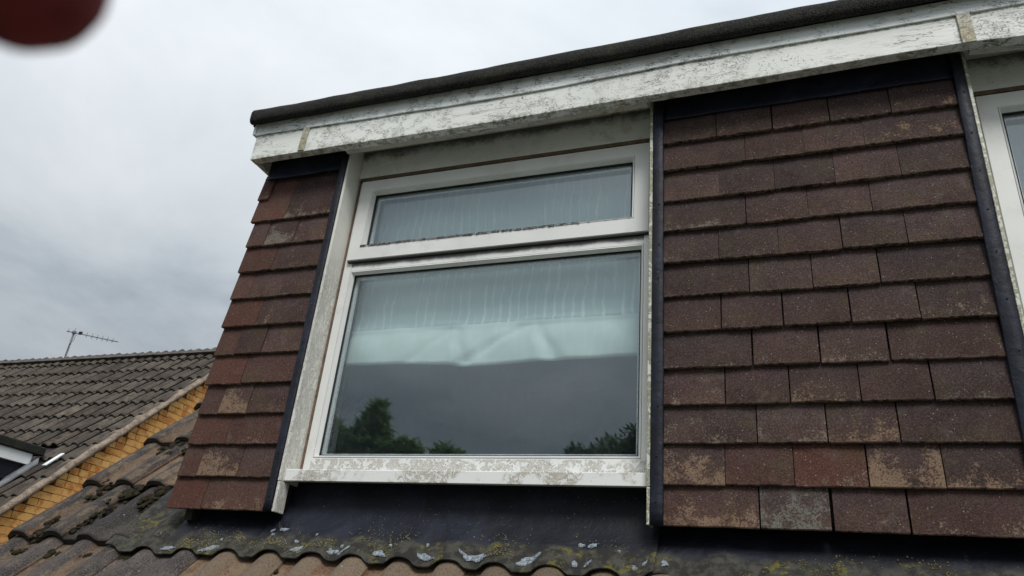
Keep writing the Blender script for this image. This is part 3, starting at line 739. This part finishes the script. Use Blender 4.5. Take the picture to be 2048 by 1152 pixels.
for i in range(6500):
    x = rnd.uniform(-2.10, .75); y = -.020 + abs(rnd.gauss(0, .026))
    if y > .062: continue
    if nz(x * 7, y * 25, 3.3) + .35 * nz(x * 30, y * 60, 1) < .02: continue
    r_ = rnd.uniform(.0008, .0028); z = lead_surface(x, y) + .001
    V = [(x + r_ * rnd.uniform(.6, 1.3) * math.cos(a), y + r_ * rnd.uniform(.6, 1.2) * math.sin(a) * .8, z + r_ * math.sin(a) * .6 - .0008) for a in (0, 1.25, 2.5, 3.8, 5.0)] + [(x, y - r_ * .3, z + r_ * .8)]
    lq.add(V, [(j, (j + 1) % 5, 5) for j in range(5)])
lo = lq.build("lichen", M['lichen'], house); lo["kind"] = "stuff"

# --- posts, header, sills
def post(x0, x1, y1, z0, z1, mat): return box("corner_post", mat, house, x0, x1, 0, y1, z0, z1, .0012)
post(-1.5525, -1.5425, .105, .4245, 1.7400, M['post']); box("post_foot", M['post'], house, -1.5515, -1.5415, .001, .050, .329, .4230, .001)
post(-.3850, -.3750, .105, .4245, 1.7400, M['postalg']); box("post_foot", M['postalg'], house, -.3842, -.3745, .001, .050, .327, .4230, .001)
post(.5310, .5405, .105, .4245, 1.7400, M['postalg']); box("post_foot", M['pvc'], house, .5315, .541, .001, .050, .327, .4230, .001)
post(1.755, 1.763, .105, .4245, 1.7400, M['pvc'])
def lower_light(w, ring, s, xa, xb, z0, zm, fw, bw, gi):
    q = MB(); q.box(xa + fw, xb - fw, .0905, .130, zm - .034, zm + .012, .0012); q.build("transom", M['pvcdirty'], w)
    lb = (xa + fw, xb - fw, z0 + fw + .016, zm - .034)
    bead_lo = ring("glazing_bead", M['pvc'], *lb, [s(.0016, .0895), s(.0045, .0885), s(bw, .1045), s(bw, .112), s(.0016, .112)])
    ring("gasket", M['gasket'], *lb, [s(gi - .001, .1052), s(gi + .0035, .1080), s(gi + .0035, .1125), s(gi - .001, .1125)])
    ring("spacer_bar", M['spacer'], *lb, [s(gi - .002, .1205), s(gi + .010, .1205), s(gi + .010, .1315), s(gi - .002, .1315)])
    ring("inner_bead", M['pvc'], *lb, [s(gi - .004, .1385), s(gi + .004, .1385), s(gi - .004, .150)])
    px = (lb[0] + gi - .001, lb[1] - gi + .001, lb[2] + gi - .001, lb[3] - gi + .001)
    box("pane", M['glass'], w, px[0], px[1], .1132, .1172, px[2], px[3]); box("pane", M['glassin'], w, px[0], px[1], .1335, .1375, px[2], px[3])
def window(name, xa, xb, label, fine, full=False):
    """frame outer xa..xb; returns the window part with frame, sash, panes, sill"""
    w = empty(name); w.parent = house; w["label"] = label
    def ring(nm, mat, x0, x1, z0, z1, prof, parent=w):
        """prof: list of (inset l, r, b, t, y) lofted into a mitred frame"""
        V = []; F = []
        for (l, r2, b, t, y) in prof:
            V += [(x0 + l, y, z0 + b), (x1 - r2, y, z0 + b), (x1 - r2, y, z1 - t), (x0 + l, y, z1 - t)]
        n = len(prof)
        for i in range(n):
            a = i * 4; c = ((i + 1) % n) * 4
            for j in range(4): k = (j + 1) % 4; F.append((a + j, a + k, c + k, c + j))
        q = MB(); q.add(V, F); return q.build(nm, mat, parent)
    z0, z1, zm = .4705, 1.6030, 1.2440
    s = lambda v, y: (v, v, v, v, y)
    fw, bw = .032, .011
    # fixed frame around the whole light
    ring("frame", M['pvc'], xa, xb, z0, z1, [s(0, .130), s(0, .0915), s(.0015, .0900), (fw, fw, fw + .016, fw, .0900), (fw, fw, fw + .016, fw, .130)])
    bw = .011; gi = bw
    if not full:       # transom below the top sash and the glazing of the lower light
        lower_light(w, ring, s, xa, xb, z0, zm, fw, bw, gi)
    # top-hung sash
    sx0, sx1, sz0, sz1 = xa + .013, xb - .013, (z0 + .006 if full else zm + .004), z1 - .004
    sw = .051
    ring("sash", M['pvc'], sx0, sx1, sz0, sz1, [s(.002, .0898), s(0, .0815), s(.003, .0765), (sw, sw, sw + .003, sw, .0765), (sw, sw, sw + .003, sw, .128), s(.02, .128), s(.02, .0898)])
    sb = (sx0 + sw, sx1 - sw, sz0 + sw + .003, sz1 - sw)
    ring("glazing_bead", M['pvc'], *sb, [s(.0016, .0760), s(.0045, .0750), s(bw, .0930), s(bw, .101), s(.0016, .101)])
    ring("gasket", M['gasket'], *sb, [s(gi - .001, .0940), s(gi + .0045, .0975), s(gi + .0045, .1025), s(gi - .001, .1025)])
    ring("spacer_bar", M['spacer'], *sb, [s(gi - .002, .1100), s(gi + .010, .1100), s(gi + .010, .1210), s(gi - .002, .1210)])
    px = (sb[0] + gi - .001, sb[1] - gi + .001, sb[2] + gi - .001, sb[3] - gi + .001)
    box("pane", M['glass'], w, px[0], px[1], .1030, .1070, px[2], px[3]); box("pane", M['glassin'], w, px[0], px[1], .1230, .1270, px[2], px[3])
    q = MB(); q.box(sx0 + .004, sx1 - .004, .0800, .0905, sz0 - .0065, sz0 - .0008); q.build("weather_seal", M['gasket'], w)
    # low rail cover, sill
    if not full: q = MB(); q.box(xa + .030, xb - .012, .0865, .0893, z0 + .0015, z0 + .045, .0008); q.build("low_rail", M['pvclow'], w)
    sp = [(.020, .4275), (.0185, .4290), (.0190, .4625), (.0205, .4645), (.088, .4700), (.128, .4700), (.128, .4560), (.035, .4530), (.035, .4275)]
    extrude_x("sill", M['pvcsill'], w, sp, lin(xa - .0072, xb + .0002, 30))
    # header board and the sealant gaps round the frame
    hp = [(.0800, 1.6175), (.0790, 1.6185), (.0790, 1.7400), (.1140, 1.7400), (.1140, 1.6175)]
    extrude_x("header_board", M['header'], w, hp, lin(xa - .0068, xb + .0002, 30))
    q = MB(); q.box(xa - .0070, xa - .0002, .087, .128, .472, 1.6170); q.box(xa, xb, .0802, .128, z1 + .0005, 1.6170); q.build("sealant", M['wood'], w)
    if fine:       # grit lying along the sash rail and the low bead
        gq = MB()
        for k in range(1500):
            x = rnd.uniform(sb[0] - .004, sb[0] + (sb[1] - sb[0]) * (.82 if rnd.random() < .9 else 1)); zz = sb[2] + .0038 - rnd.random() ** 2 * .004; yy = rnd.uniform(.0735, .0775); zz = sb[2] + rnd.uniform(-.001, .0075) + (.002 * nz(x * 9))
            r_ = rnd.uniform(.0009, .0026)
            gq.add([(x - r_, yy, zz), (x + r_, yy, zz + rnd.uniform(-.001, .001)), (x, yy - r_, zz), (x, yy, zz + r_), (x, yy + r_, zz)], [(0, 2, 3), (2, 1, 3), (1, 4, 3), (4, 0, 3)])
        o = gq.build("grit", M['grime'], w); o["kind"] = "stuff"
    return w
window("window", -1.5345, -.3855, "wide window with stained white frame and top sash, left of the broad tile panel", True)
window("window", .5485, 1.7500, "cleaner white casement window cut off by the right edge", False, True)

# --- fascia, cap, soffit, felt
GS = [(-1.95, 0), (-1.3, -.013), (-1.09, -.018), (-.71, -.017), (-.53, -.011), (-.2, -.002), (.43, -.004), (.7, -.002), (2.2, 0)]
BS = [(-1.95, 0), (-1.7, .0), (-1.28, -.003), (-1.08, -.005), (-.71, -.002), (-.5, 0), (-.2, .001), (.42, .008), (.52, .008), (.67, 0), (2.2, 0)]
xsf = lin(-1.952, 2.08, 120)
YF = -.085
def wob(a, k): return lambda x, y, z: a * nz(x * 7 + k, z * 30)
def dzb(x, y, z): return interp(x, BS) if z < 1.70 else interp(x, GS)
extrude_x("fascia_board", M['fascia'], house, [(YF + .001, 1.6590), (YF, 1.6605), (YF, 1.700), (YF, 1.745), (YF, 1.800), (YF + .033, 1.800), (YF + .033, 1.6590)], xsf, dzb, wob(.0010, 0))
extrude_x("fascia_cap_board", M['cap'], house, [(YF - .001, 1.7735), (YF - .0055, 1.7720), (YF - .0070, 1.7740), (YF - .0068, 1.779), (YF - .0065, 1.8295), (YF - .001, 1.8295), (YF - .001, 1.7735)], lin(-1.955, 2.083, 120), lambda x, y, z: interp(x, GS) * (1 if z < 1.8 else .3), wob(.0014, 4), False)
box("fascia_end_board", M['fascia'], house, -1.952, -1.934, YF + .034, 1.60, 1.6600, 1.802)
box("fascia_end_cap", M['cap'], house, -1.966, -1.953, YF - .012, 1.60, 1.775, 1.830)
box("fascia_end_board", M['fascia'], house, 2.062, 2.080, YF + .034, 1.60, 1.6600, 1.802)
def cover(x0, x1, mat, lab, tilt=0.0):
    q = MB(); V = []
    q.box(0, x1 - x0, YF - .0065, YF - .0012, 0, .110, .0012)
    o = q.build("joint_cover_strip", mat, house); o.location = (x0, 0, 1.6615); o.rotation_euler = (0, R(tilt), 0); o["label"] = lab
cover(-1.728, -1.700, M['strip'], "left weathered cover strip over the fascia joint", 2.0)
cover(.5180, .5530, M['strip'], "right green-stained cover strip over the fascia joint", -1.0)
box("soffit", M['soffit'], house, -1.933, 2.061, YF + .0335, .112, 1.7410, 1.7510)
for xa_, xb_ in ((-1.54, -.387), (.543, 1.753)): extrude_x("soffit_trim", M['soffit'], house, [(YF + .0335, 1.6625), (YF + .0335, 1.6750), (-.024, 1.6750), (-.024, 1.6625)], lin(xa_, xb_, 40), lambda x, y, z: interp(x, BS))
box("soffit_return", M['soffit'], house, -1.933, -1.900, .113, 1.60, 1.7410, 1.7510)
# felt: deck, then a rounded drip roll along the front edge
fprof = []
for a in range(10):
    w_ = R(-70 + a * 28); fprof.append((YF - .026 + -.018 * math.cos(w_) * 1.0 + .0, 1.8425 + .030 * math.sin(w_)))
FP = [(-.100, 1.8240), (-.108, 1.8140), (-.118, 1.8110), (-.127, 1.8150), (-.132, 1.8250), (-.133, 1.8400), (-.130, 1.8600), (-.122, 1.8760), (-.108, 1.8850), (-.090, 1.8860), (-.07, 1.8700), (-.07, 1.8320)]
extrude_x("felt_drip_roll", M['felt'], house, FP, lin(-1.968, 2.10, 160), lambda x, y, z: interp(x, [(-1.95, 0), (-1.2, -.002), (-.5, .002), (-.2, .006), (2, .004)]) + .002 * nz(x * 5, y * 9), lambda x, y, z: .0035 * nz(x * 11, z * 30), True)
box("felt_roof", M['felt'], house, -1.966, 2.098, -.0695, 1.64, 1.8300, 1.8620)
box("felt_side_roll", M['felt'], house, -1.972, -1.9665, -.10, 1.60, 1.8150, 1.8700)

# ------------------------------------------------------------------ blinds in the windows
def blind(name, label, mat, xa, xb, ztop, hem, seam, y0=.205):
    nx, nz_ = 90, 60; V = []; F = []
    root = empty(name); tag(root, label, "blind")
    root.location = (0, 0, 0)
    cre = [(-.807, .85, (-1.75, .55, .12)), (-1.10, .5, (-1.3, .35, -.2)), (-.55, .2, (-.6, .9, .1))]
    for i in range(nx):
        x = xa + (xb - xa) * i / (nx - 1); zb = hem(x)
        for j in range(nz_):
            t = j / (nz_ - 1); z = ztop + (zb - ztop) * t
            y = y0 + .003 * nz(x * 6, z * 2.2) + .0012 * nz(x * 30, z * 3)
            if seam:
                d = seam - z
                y -= .010 * math.exp(-(d / .005) ** 2)
                if d > 0:
                    y -= .016 * math.sin(min(1, d / .15) * math.pi * .8)
                    for (cx, am, sls) in cre:
                        for q_, sl_ in enumerate(sls):
                            ln = abs((x - cx) - sl_ * d - .012 * nz(d * 22, q_ + cx)); y += (am if q_ != 2 else -am * .6) * .013 * max(0, 1 - ln / (.012 + d * .25)) * min(1, d / .02)
                    y += .006 * nz(x * 11, z * 9, 4)
            V.append((x, y, z))
    for i in range(nx - 1):
        for j in range(nz_ - 1): F.append((i * nz_ + j, (i + 1) * nz_ + j, (i + 1) * nz_ + j + 1, i * nz_ + j + 1))
    o = link("cloth", mesh("cloth", V, F, True), mat, root)
    sm = o.modifiers.new("thickness", 'SOLIDIFY'); sm.thickness = .0015; sm.offset = 1
    r_ = MB(); tube(r_, [(xa - .01, y0 + .012, ztop + .012), (xb + .01, y0 + .012, ztop + .012)], .012, 12); r_.build("headrail", M['cord'], root, True)
    hb = MB(); tube(hb, [(x, y0 + .004, hem(x) + .006) for x in lin(xa + .004, xb - .004, 30)], .0035, 8); hb.build("hem_bar", M['cord'], root, True)
    return root
HEM = [(-1.56, .8795), (-1.523, .8795), (-1.298, .8785), (-1.13, .870), (-1.036, .8600), (-.92, .862), (-.777, .8680), (-.60, .8700), (-.447, .8720), (-.37, .872)]
b1_ = blind("roman_blind", "pale mint cloth blind half lowered with a creased lower band, behind the streaked window", M['cloth'], -1.522, -.392, 1.610, lambda x: interp(x, HEM), 1.019)
cq = MB()
for k in range(3):
    cx, cz = -1.478 + k * .006, 1.10 - k * .012
    tube(cq, [(cx + .016 * math.sin(t * .7 + k) * (1 + .3 * k), .196 - .001 * t, cz + .030 * math.cos(t * .8 + k * .6) ) for t in range(9)], .0007, 5)
tube(cq, [(-1.482, .196, 1.19), (-1.484, .196, 1.15), (-1.478, .196, 1.12)], .0007, 5)
cq.build("loose_thread", M['cord'], b1_, True)
blind("roller_blind", "grey blue blind seen in the window cut off by the right edge", M['cloth2'], .565, 1.735, 1.610, lambda x: .50, None)

# ================================================================== NEIGHBOUR HOUSE
nb = tag(empty("neighbour_house"), "neighbouring house with orange yellow brick gable and weathered grey tiled roof", "house")
NC = -2.30; RIDGE_Y = 5.755
d2 = MB()
def slab2(q, x0, x1, y0, y1, c, o0, th=.04):
    V = []
    for x in (x0, x1):
        for y in (y0, y1):
            for o in (o0, o0 - th): V.append((x, y, y + c + o * 1.414))
    q.add(V, [(0, 2, 3, 1), (4, 5, 7, 6), (0, 1, 5, 4), (2, 6, 7, 3), (0, 4, 6, 2), (1, 3, 7, 5)])
slab2(d2, -16, -7.02, 1.0, 5.74, NC, -.062)
d2.add([(-16, 5.74, 3.34), (-7.02, 5.74, 3.34), (-7.02, 10.5, -1.42), (-16, 10.5, -1.42), (-16, 5.74, 3.29), (-7.02, 5.74, 3.29), (-7.02, 10.5, -1.47), (-16, 10.5, -1.47)],
       [(0, 1, 2, 3), (4, 7, 6, 5), (0, 3, 7, 4), (1, 5, 6, 2), (2, 6, 7, 3)])
nroof = d2.build("roof", M['deck'], nb)
box("lower_wall", M['brickwall'], nb, -15.8, -7.08, 1.3, 10.2, -5.195, -1.5)
gw = MB(); gy = [(1.3, -1.5), (10.2, -1.5), (10.2, -1.35), (5.74, 3.12), (1.3, -1.28)]
gw.add([(-7.0035, y, z) for y, z in gy] + [(-7.25, y, z) for y, z in gy], [(0, 1, 2, 3, 4), (9, 8, 7, 6, 5)] + [(i, 5 + i, 5 + (i + 1) % 5, (i + 1) % 5) for i in range(5)])
gwall = gw.build("gable_wall", M['joint'], nb)
# bricks seen below the verge
bms = {}
def brick_mesh(L):
    q = MB(); q.box(-.006, .050, 0, L, 0, .068, .0018)
    me = mesh("brick", q.V, q.F); me.materials.append(M['brick']); return me
for L in (.215, .1025): bms[L] = brick_mesh(L)
cnt = 0
for k in range(0, 75):
    z = -1.45 + k * .075
    ylo = z + 2.475; yhi = z + 2.98                 # strip between the verge mortar and our own roof
    off = (0, .1125)[k % 2]
    y = math.floor((ylo - off) / .225) * .225 + off
    if z < .25 or z > 3.0: continue
    while y < yhi:
        if rnd.random() < .16: seq = [(y, .1025), (y + .1125, .1025)]
        else: seq = [(y, .215)]
        for (yy, L) in seq:
            if yy < ylo - .085:
                if yy + L > ylo + .015 and L > .2: yy, L = yy + .1125, .1025
                else: continue
            o = bpy.data.objects.new("brick", bms[L]); COL.objects.link(o); o.parent = gwall
            o.location = (-7.0495 + rnd.uniform(0, .002), yy + rnd.uniform(-.002, .002), z); o["tone"] = rnd.random(); cnt += 1
        y += .225
bq = MB()         # the rest of the gable, joined
for k in range(0, 60):
    z = -1.45 + k * .075; off = (0, .1125)[k % 2]; y = 1.35 + off
    while y < 10.0:
        top = y - 2.475 if y < 5.7 else 8.95 - y - .1
        in_strip = .25 <= z <= 3.0 and z + 2.39 <= y < z + 2.98
        if z < top - .02 and not in_strip: bq.box(-7.02, -7.0005 + rnd.uniform(0, .002), y, y + .215, z, z + .065)
        y += .225
bo = bq.build("gable_brickwork", M['brick'], gwall); bo["kind"] = "stuff"; bo["tone"] = .5
# verge mortar and undercloak
vm_ = MB(); V = []; F = []
n = 120
for i in range(n):
    y = 1.2 + (5.78 - 1.2) * i / (n - 1)
    for (dx, o) in ((-.10, -.020), (-.01, -.018), (.035, -.024), (.055, -.040), (.050, -.062), (.010, -.088), (-.06, -.092)):
        V.append((-6.995 + dx + .006 * nz(y * 9, o * 30), y, y + NC + (o + .010 * nz(y * 6, dx * 40, 2)) * 1.414))
m_ = 7
for i in range(n - 1):
    for j in range(m_): k = (j + 1) % m_; F.append((i * m_ + j, i * m_ + k, (i + 1) * m_ + k, (i + 1) * m_ + j))
vm_.add(V, F); vm_.build("verge_mortar", M['mortar'], nb, True)
# tiles
W2 = .300; nms = []
for v in range(4):
    me = roof_tile_mesh(W2 + .003, (.105, .255), n=19, segs=1, th=.020, H=.030, seed=50 + v * 9, hw_=.044, lap=.012); me.materials.append(M['rooft2']); nms.append(me)
crs = [5.55, 5.318, 5.086, 4.853, 4.62, 4.385, 4.146, 3.92, 3.707, 3.466, 3.236, 3.005, 2.774, 2.543, 2.312]
nt = 0
for r_, y in enumerate(crs):
    xmin = -7.0 - (y + 2) * (.88 if y > 3.8 else 0)
    X = -7.0 - W2
    i = 0
    while X > xmin - W2 or (y < 3.8 and i < 2):
        if y < 3.8 and i >= 2: break
        place_tile(nms[rnd.randrange(4)], None, nroof, X, y, NC, 0, tan=rnd.uniform(-.4, .5), jit=1.0); nt += 1
        X -= W2; i += 1
# ridge tiles
rt = MB(); V = []; n = 9
for s_ in (0, .45):
    for j in range(n):
        a = math.pi * j / (n - 1); V.append((-s_, .105 * math.cos(a), .085 * math.sin(a) - .02))
for s_ in (0, .45):
    for j in range(n):
        a = math.pi * j / (n - 1); V.append((-s_, .090 * math.cos(a), .070 * math.sin(a) - .02))
F = []
for j in range(n - 1): F.append((j, j + 1, n + j + 1, n + j)); F.append((2 * n + j, 3 * n + j, 3 * n + j + 1, 2 * n + j + 1)); F.append((j, 2 * n + j, 2 * n + j + 1, j + 1)); F.append((n + j, n + j + 1, 3 * n + j + 1, 3 * n + j))
rme = mesh("ridge_tile", V, F, True); rme.materials.append(M['rooft2']); rme.set_sharp_from_angle(angle=R(40))
for k in range(18):
    o = bpy.data.objects.new("ridge_tile", rme); COL.objects.link(o); o.parent = nroof
    o.location = (-7.0 - k * .458, RIDGE_Y, 3.375 + rnd.uniform(-.006, .006)); o.rotation_euler = (R(rnd.uniform(-2, 2)), R(rnd.uniform(-.5, .5)), 0); o["tan"] = .3
rb = MB(); V = []
for i in range(60):
    x = -15 + 8 * i / 59
    V += [(x, RIDGE_Y - .155 + .01 * nz(x * 7), 3.345 + .008 * nz(x * 9, 2)), (x, RIDGE_Y - .09, 3.405), (x, RIDGE_Y - .06, 3.30)]
F = []
for i in range(59):
    for j in range(3): k = (j + 1) % 3; F.append((i * 3 + j, i * 3 + k, i * 3 + 3 + k, i * 3 + 3 + j))
rb.add(V, F); rb.build("ridge_mortar", M['ridgem'], nroof, False)
# neighbour dormer: felt roof, white side fascia, dark cheek
DX = -7.45
box("dormer_roof", M['felt'], nb, -11.5, DX + .03, 1.2, 3.70, 1.415, 1.505, .01)
box("side_fascia", M['nbfascia'], nb, DX - .02, DX, 1.22, 3.59, 1.300, 1.4135, .002)
box("cheek_lead", M['lead'], nb, DX - .10, DX - .035, 1.3, 3.60, 1.12, 1.2985)
box("cheek_wall", M['hung'], nb, DX - .16, DX - .105, 1.3, 3.45, .2, 1.119)
q = MB(); V = []
for i in range(14):
    y = 3.05 + i * .045
    V += [(DX - .03, y + .05, y + NC + .075 + .02 * nz(y * 11)), (DX + .05, y, y + NC + .045 + .012 * nz(y * 9, 3)), (DX + .09, y - .02, y + NC - .02)]
F = []
for i in range(13):
    for j in range(2): F.append((i * 3 + j, i * 3 + j + 1, i * 3 + 4 + j, i * 3 + 3 + j))
q.add(V, F); o = q.build("lead_soaker", M['metal'], nb, True); sm = o.modifiers.new("thickness", 'SOLIDIFY'); sm.thickness = .004
# white plastic offcut lying on the tiles
q = MB(); q.box(0, .045, 0, .26, 0, .012, .001); o = q.build("plastic_offcut", M['nbfascia'], None)
tag(o, "short white plastic strip lying on the neighbouring roof beside the dormer", "plastic strip")
o.location = (-7.20, 3.545, 3.545 + NC + .035); o.rotation_euler = (R(41), R(-6), R(6))

# ------------------------------------------------------------------ television aerial
an = tag(empty("television_aerial", (-13.38, 8.0, 1.06)), "thin grey television aerial on a mast behind the neighbouring ridge", "aerial")
q = MB(); tube(q, [(0, 0, -.1), (-.045, 0, 3.93)], .019, 10); q.build("mast", M['metal'], an, True)
P0 = Vector((-.13, -.10, 3.915)); P1 = Vector((.62, .50, 3.885)); dr = (P1 - P0)
q = MB(); tube(q, [P0, P1], .010, 8); q.build("boom", M['metal'], an, True)
for k, (t, up, dn_) in enumerate([(.03, .05, .02), (.145, .085, .03), (.385, .055, .04), (.49, .055, .04), (.59, .055, .04), (.69, .055, .04), (.79, .055, .04), (.89, .055, .04)]):
    c = P0 + dr * t; q = MB(); tube(q, [c + Vector((0, 0, up * 1.15)), c - Vector((0, 0, dn_ * 1.1))], .0055, 6); q.build("element", M['metal'], an, True)
c = P0 + dr * .26; q = MB(); q.box(c.x - .035, c.x + .035, c.y - .02, c.y + .02, c.z - .012, c.z + .045, .004); q.build("dipole_box", M['blackp'], an)
q = MB(); q.box(-.075, -.012, -.03, .03, 3.895, 3.95, .004); q.build("clamp", M['metal'], an)
q = MB(); tube(q, [c, P0 + dr * .18 + Vector((0, 0, -.05)), Vector((.03, 0, 3.76)), Vector((-.03, -.02, 3.66)), Vector((-.03, -.022, 3.2))], .004, 6); q.build("cable", M['blackp'], an, True)

# ------------------------------------------------------------------ shrubs behind the camera, seen mirrored in the glass
def shrub(name, label, base, blobs, mat, nros, lsize, seed):
    r = random.Random(seed); root = empty(name, base); tag(root, label, "tree")
    B = Vector(base); L = MB()
    for k in range(nros):
        bx, by, bz, br = r.choices(blobs, weights=[b_[3] ** 1.25 for b_ in blobs])[0]
        u = Vector((r.gauss(0, 1), r.gauss(0, 1), r.gauss(0, 1))).normalized()
        if u.z < -.3: u.z *= -1
        c = Vector((bx, by, bz)) + u * br * r.uniform(.55, 1.08) - B
        ax = (u + Vector((0, 0, .9))).normalized(); o1 = ax.orthogonal().normalized(); o2 = ax.cross(o1)
        nl = 8
        for j in range(nl):
            a = 2 * math.pi * j / nl + r.random(); el = r.uniform(.2, 1.0)
            d = (o1 * math.cos(a) + o2 * math.sin(a)) * math.cos(el) + ax * math.sin(el)
            s_ = d.cross(ax).normalized(); l = lsize * r.uniform(.7, 1.25); w_ = l * .15
            p = c + ax * r.uniform(-.3, .3) * lsize * 1.2; droop = Vector((0, 0, -l * .12))
            L.add([p, p + d * l * .45 + s_ * w_, p + d * l + droop, p + d * l * .45 - s_ * w_], [(0, 1, 2), (0, 2, 3)])
    me = mesh("crown", L.V, L.F); link("crown", me, mat, root)
    t = MB(); top = Vector(blobs[0][:3]) - B
    tube(t, [(0, 0, 0), top * .3 + Vector((.1, .05, 0)), top * .65, top], .13, 10, .03); 
    for (bx, by, bz, br) in blobs[1:]:
        e_ = Vector((bx, by, bz)) - B; s0 = top * .45
        tube(t, [s0, (s0 + e_) / 2 + Vector((0, 0, .1)), e_], .05, 7, .015)
    t.build("trunk", M['bark'], root, True)
shrub("laurel_tree", "green laurel tree mirrored in the lower left of the window glass", (-6.2, -7.2, -5.2),
      [(-5.75, -7.0, 2.25, .40), (-5.72, -7.0, 2.66, .17), (-5.70, -7.0, 2.86, .09), (-5.69, -7.0, 3.02, .03), (-6.35, -7.1, 2.0, .60), (-5.25, -7.0, 2.0, .42), (-5.1, -6.9, 2.25, .18), (-4.45, -6.9, 2.15, .20), (-4.55, -7.0, 1.8, .35), (-6.9, -7.3, 1.9, .75), (-6.45, -7.0, 2.55, .22), (-5.6, -7.3, 1.0, 1.1), (-6.8, -7.4, .6, 1.2)], M['leaf'], 3200, .19, 3)
shrub("dark_tree", "darker small-leaved tree mirrored in the lower right of the window glass", (-1.4, -7.4, -5.2),
      [(-1.75, -7.0, 2.45, .30), (-2.2, -7.0, 2.25, .30), (-2.65, -7.0, 2.28, .16), (-1.35, -7.1, 2.75, .45), (-2.35, -7.1, 1.85, .5), (-1.5, -7.3, 1.6, 1.0), (-.6, -7.4, 1.9, .9)], M['leaf2'], 2000, .095, 5)

# ------------------------------------------------------------------ out of focus fingertip by the lens
def camp(x, y, z): return cam.matrix_world @ Vector((x + .0004, y - .0014, z))
pts = [(-.0490, .0335, -.0730, .0093), (-.0545, .0372, -.0725, .0096), (-.062, .0425, -.0715, .0092), (-.071, .049, -.0700, .0094), (-.080, .055, -.067, .0100), (-.092, .062, -.062, .0104), (-.104, .067, -.055, .0104)]
V = []; F = []; n = 20; rings = []
P = [camp(*p[:3]) for p in pts]; ax0 = (P[0] - P[1]).normalized()
for a in (88, 70, 50, 28): rings.append((P[0] + ax0 * math.sin(R(a)) * .0093, math.cos(R(a)) * .0093))
for i, p in enumerate(pts): rings.append((P[i], p[3]))
for i, (c, r_) in enumerate(rings):
    t = ax0 if i < 5 else (rings[i - 1][0] - rings[min(i + 1, len(rings) - 1)][0]).normalized()
    a = t.cross(Vector((0, 0, 1))).normalized(); b = t.cross(a)
    for j in range(n):
        w_ = 2 * math.pi * j / n; V.append(c + a * math.cos(w_) * r_ + b * math.sin(w_) * r_ * .9)
for i in range(len(rings) - 1):
    for j in range(n): k = (j + 1) % n; F.append((i * n + j, i * n + k, (i + 1) * n + k, (i + 1) * n + j))
F.append(tuple(range(n))); F.append(tuple((len(rings) - 1) * n + j for j in range(n)))
q = MB(); q.add(V, F); fo = q.build("finger", M['skin'], None, True); tag(fo, "blurred dark red fingertip poking into the top left corner", "finger")
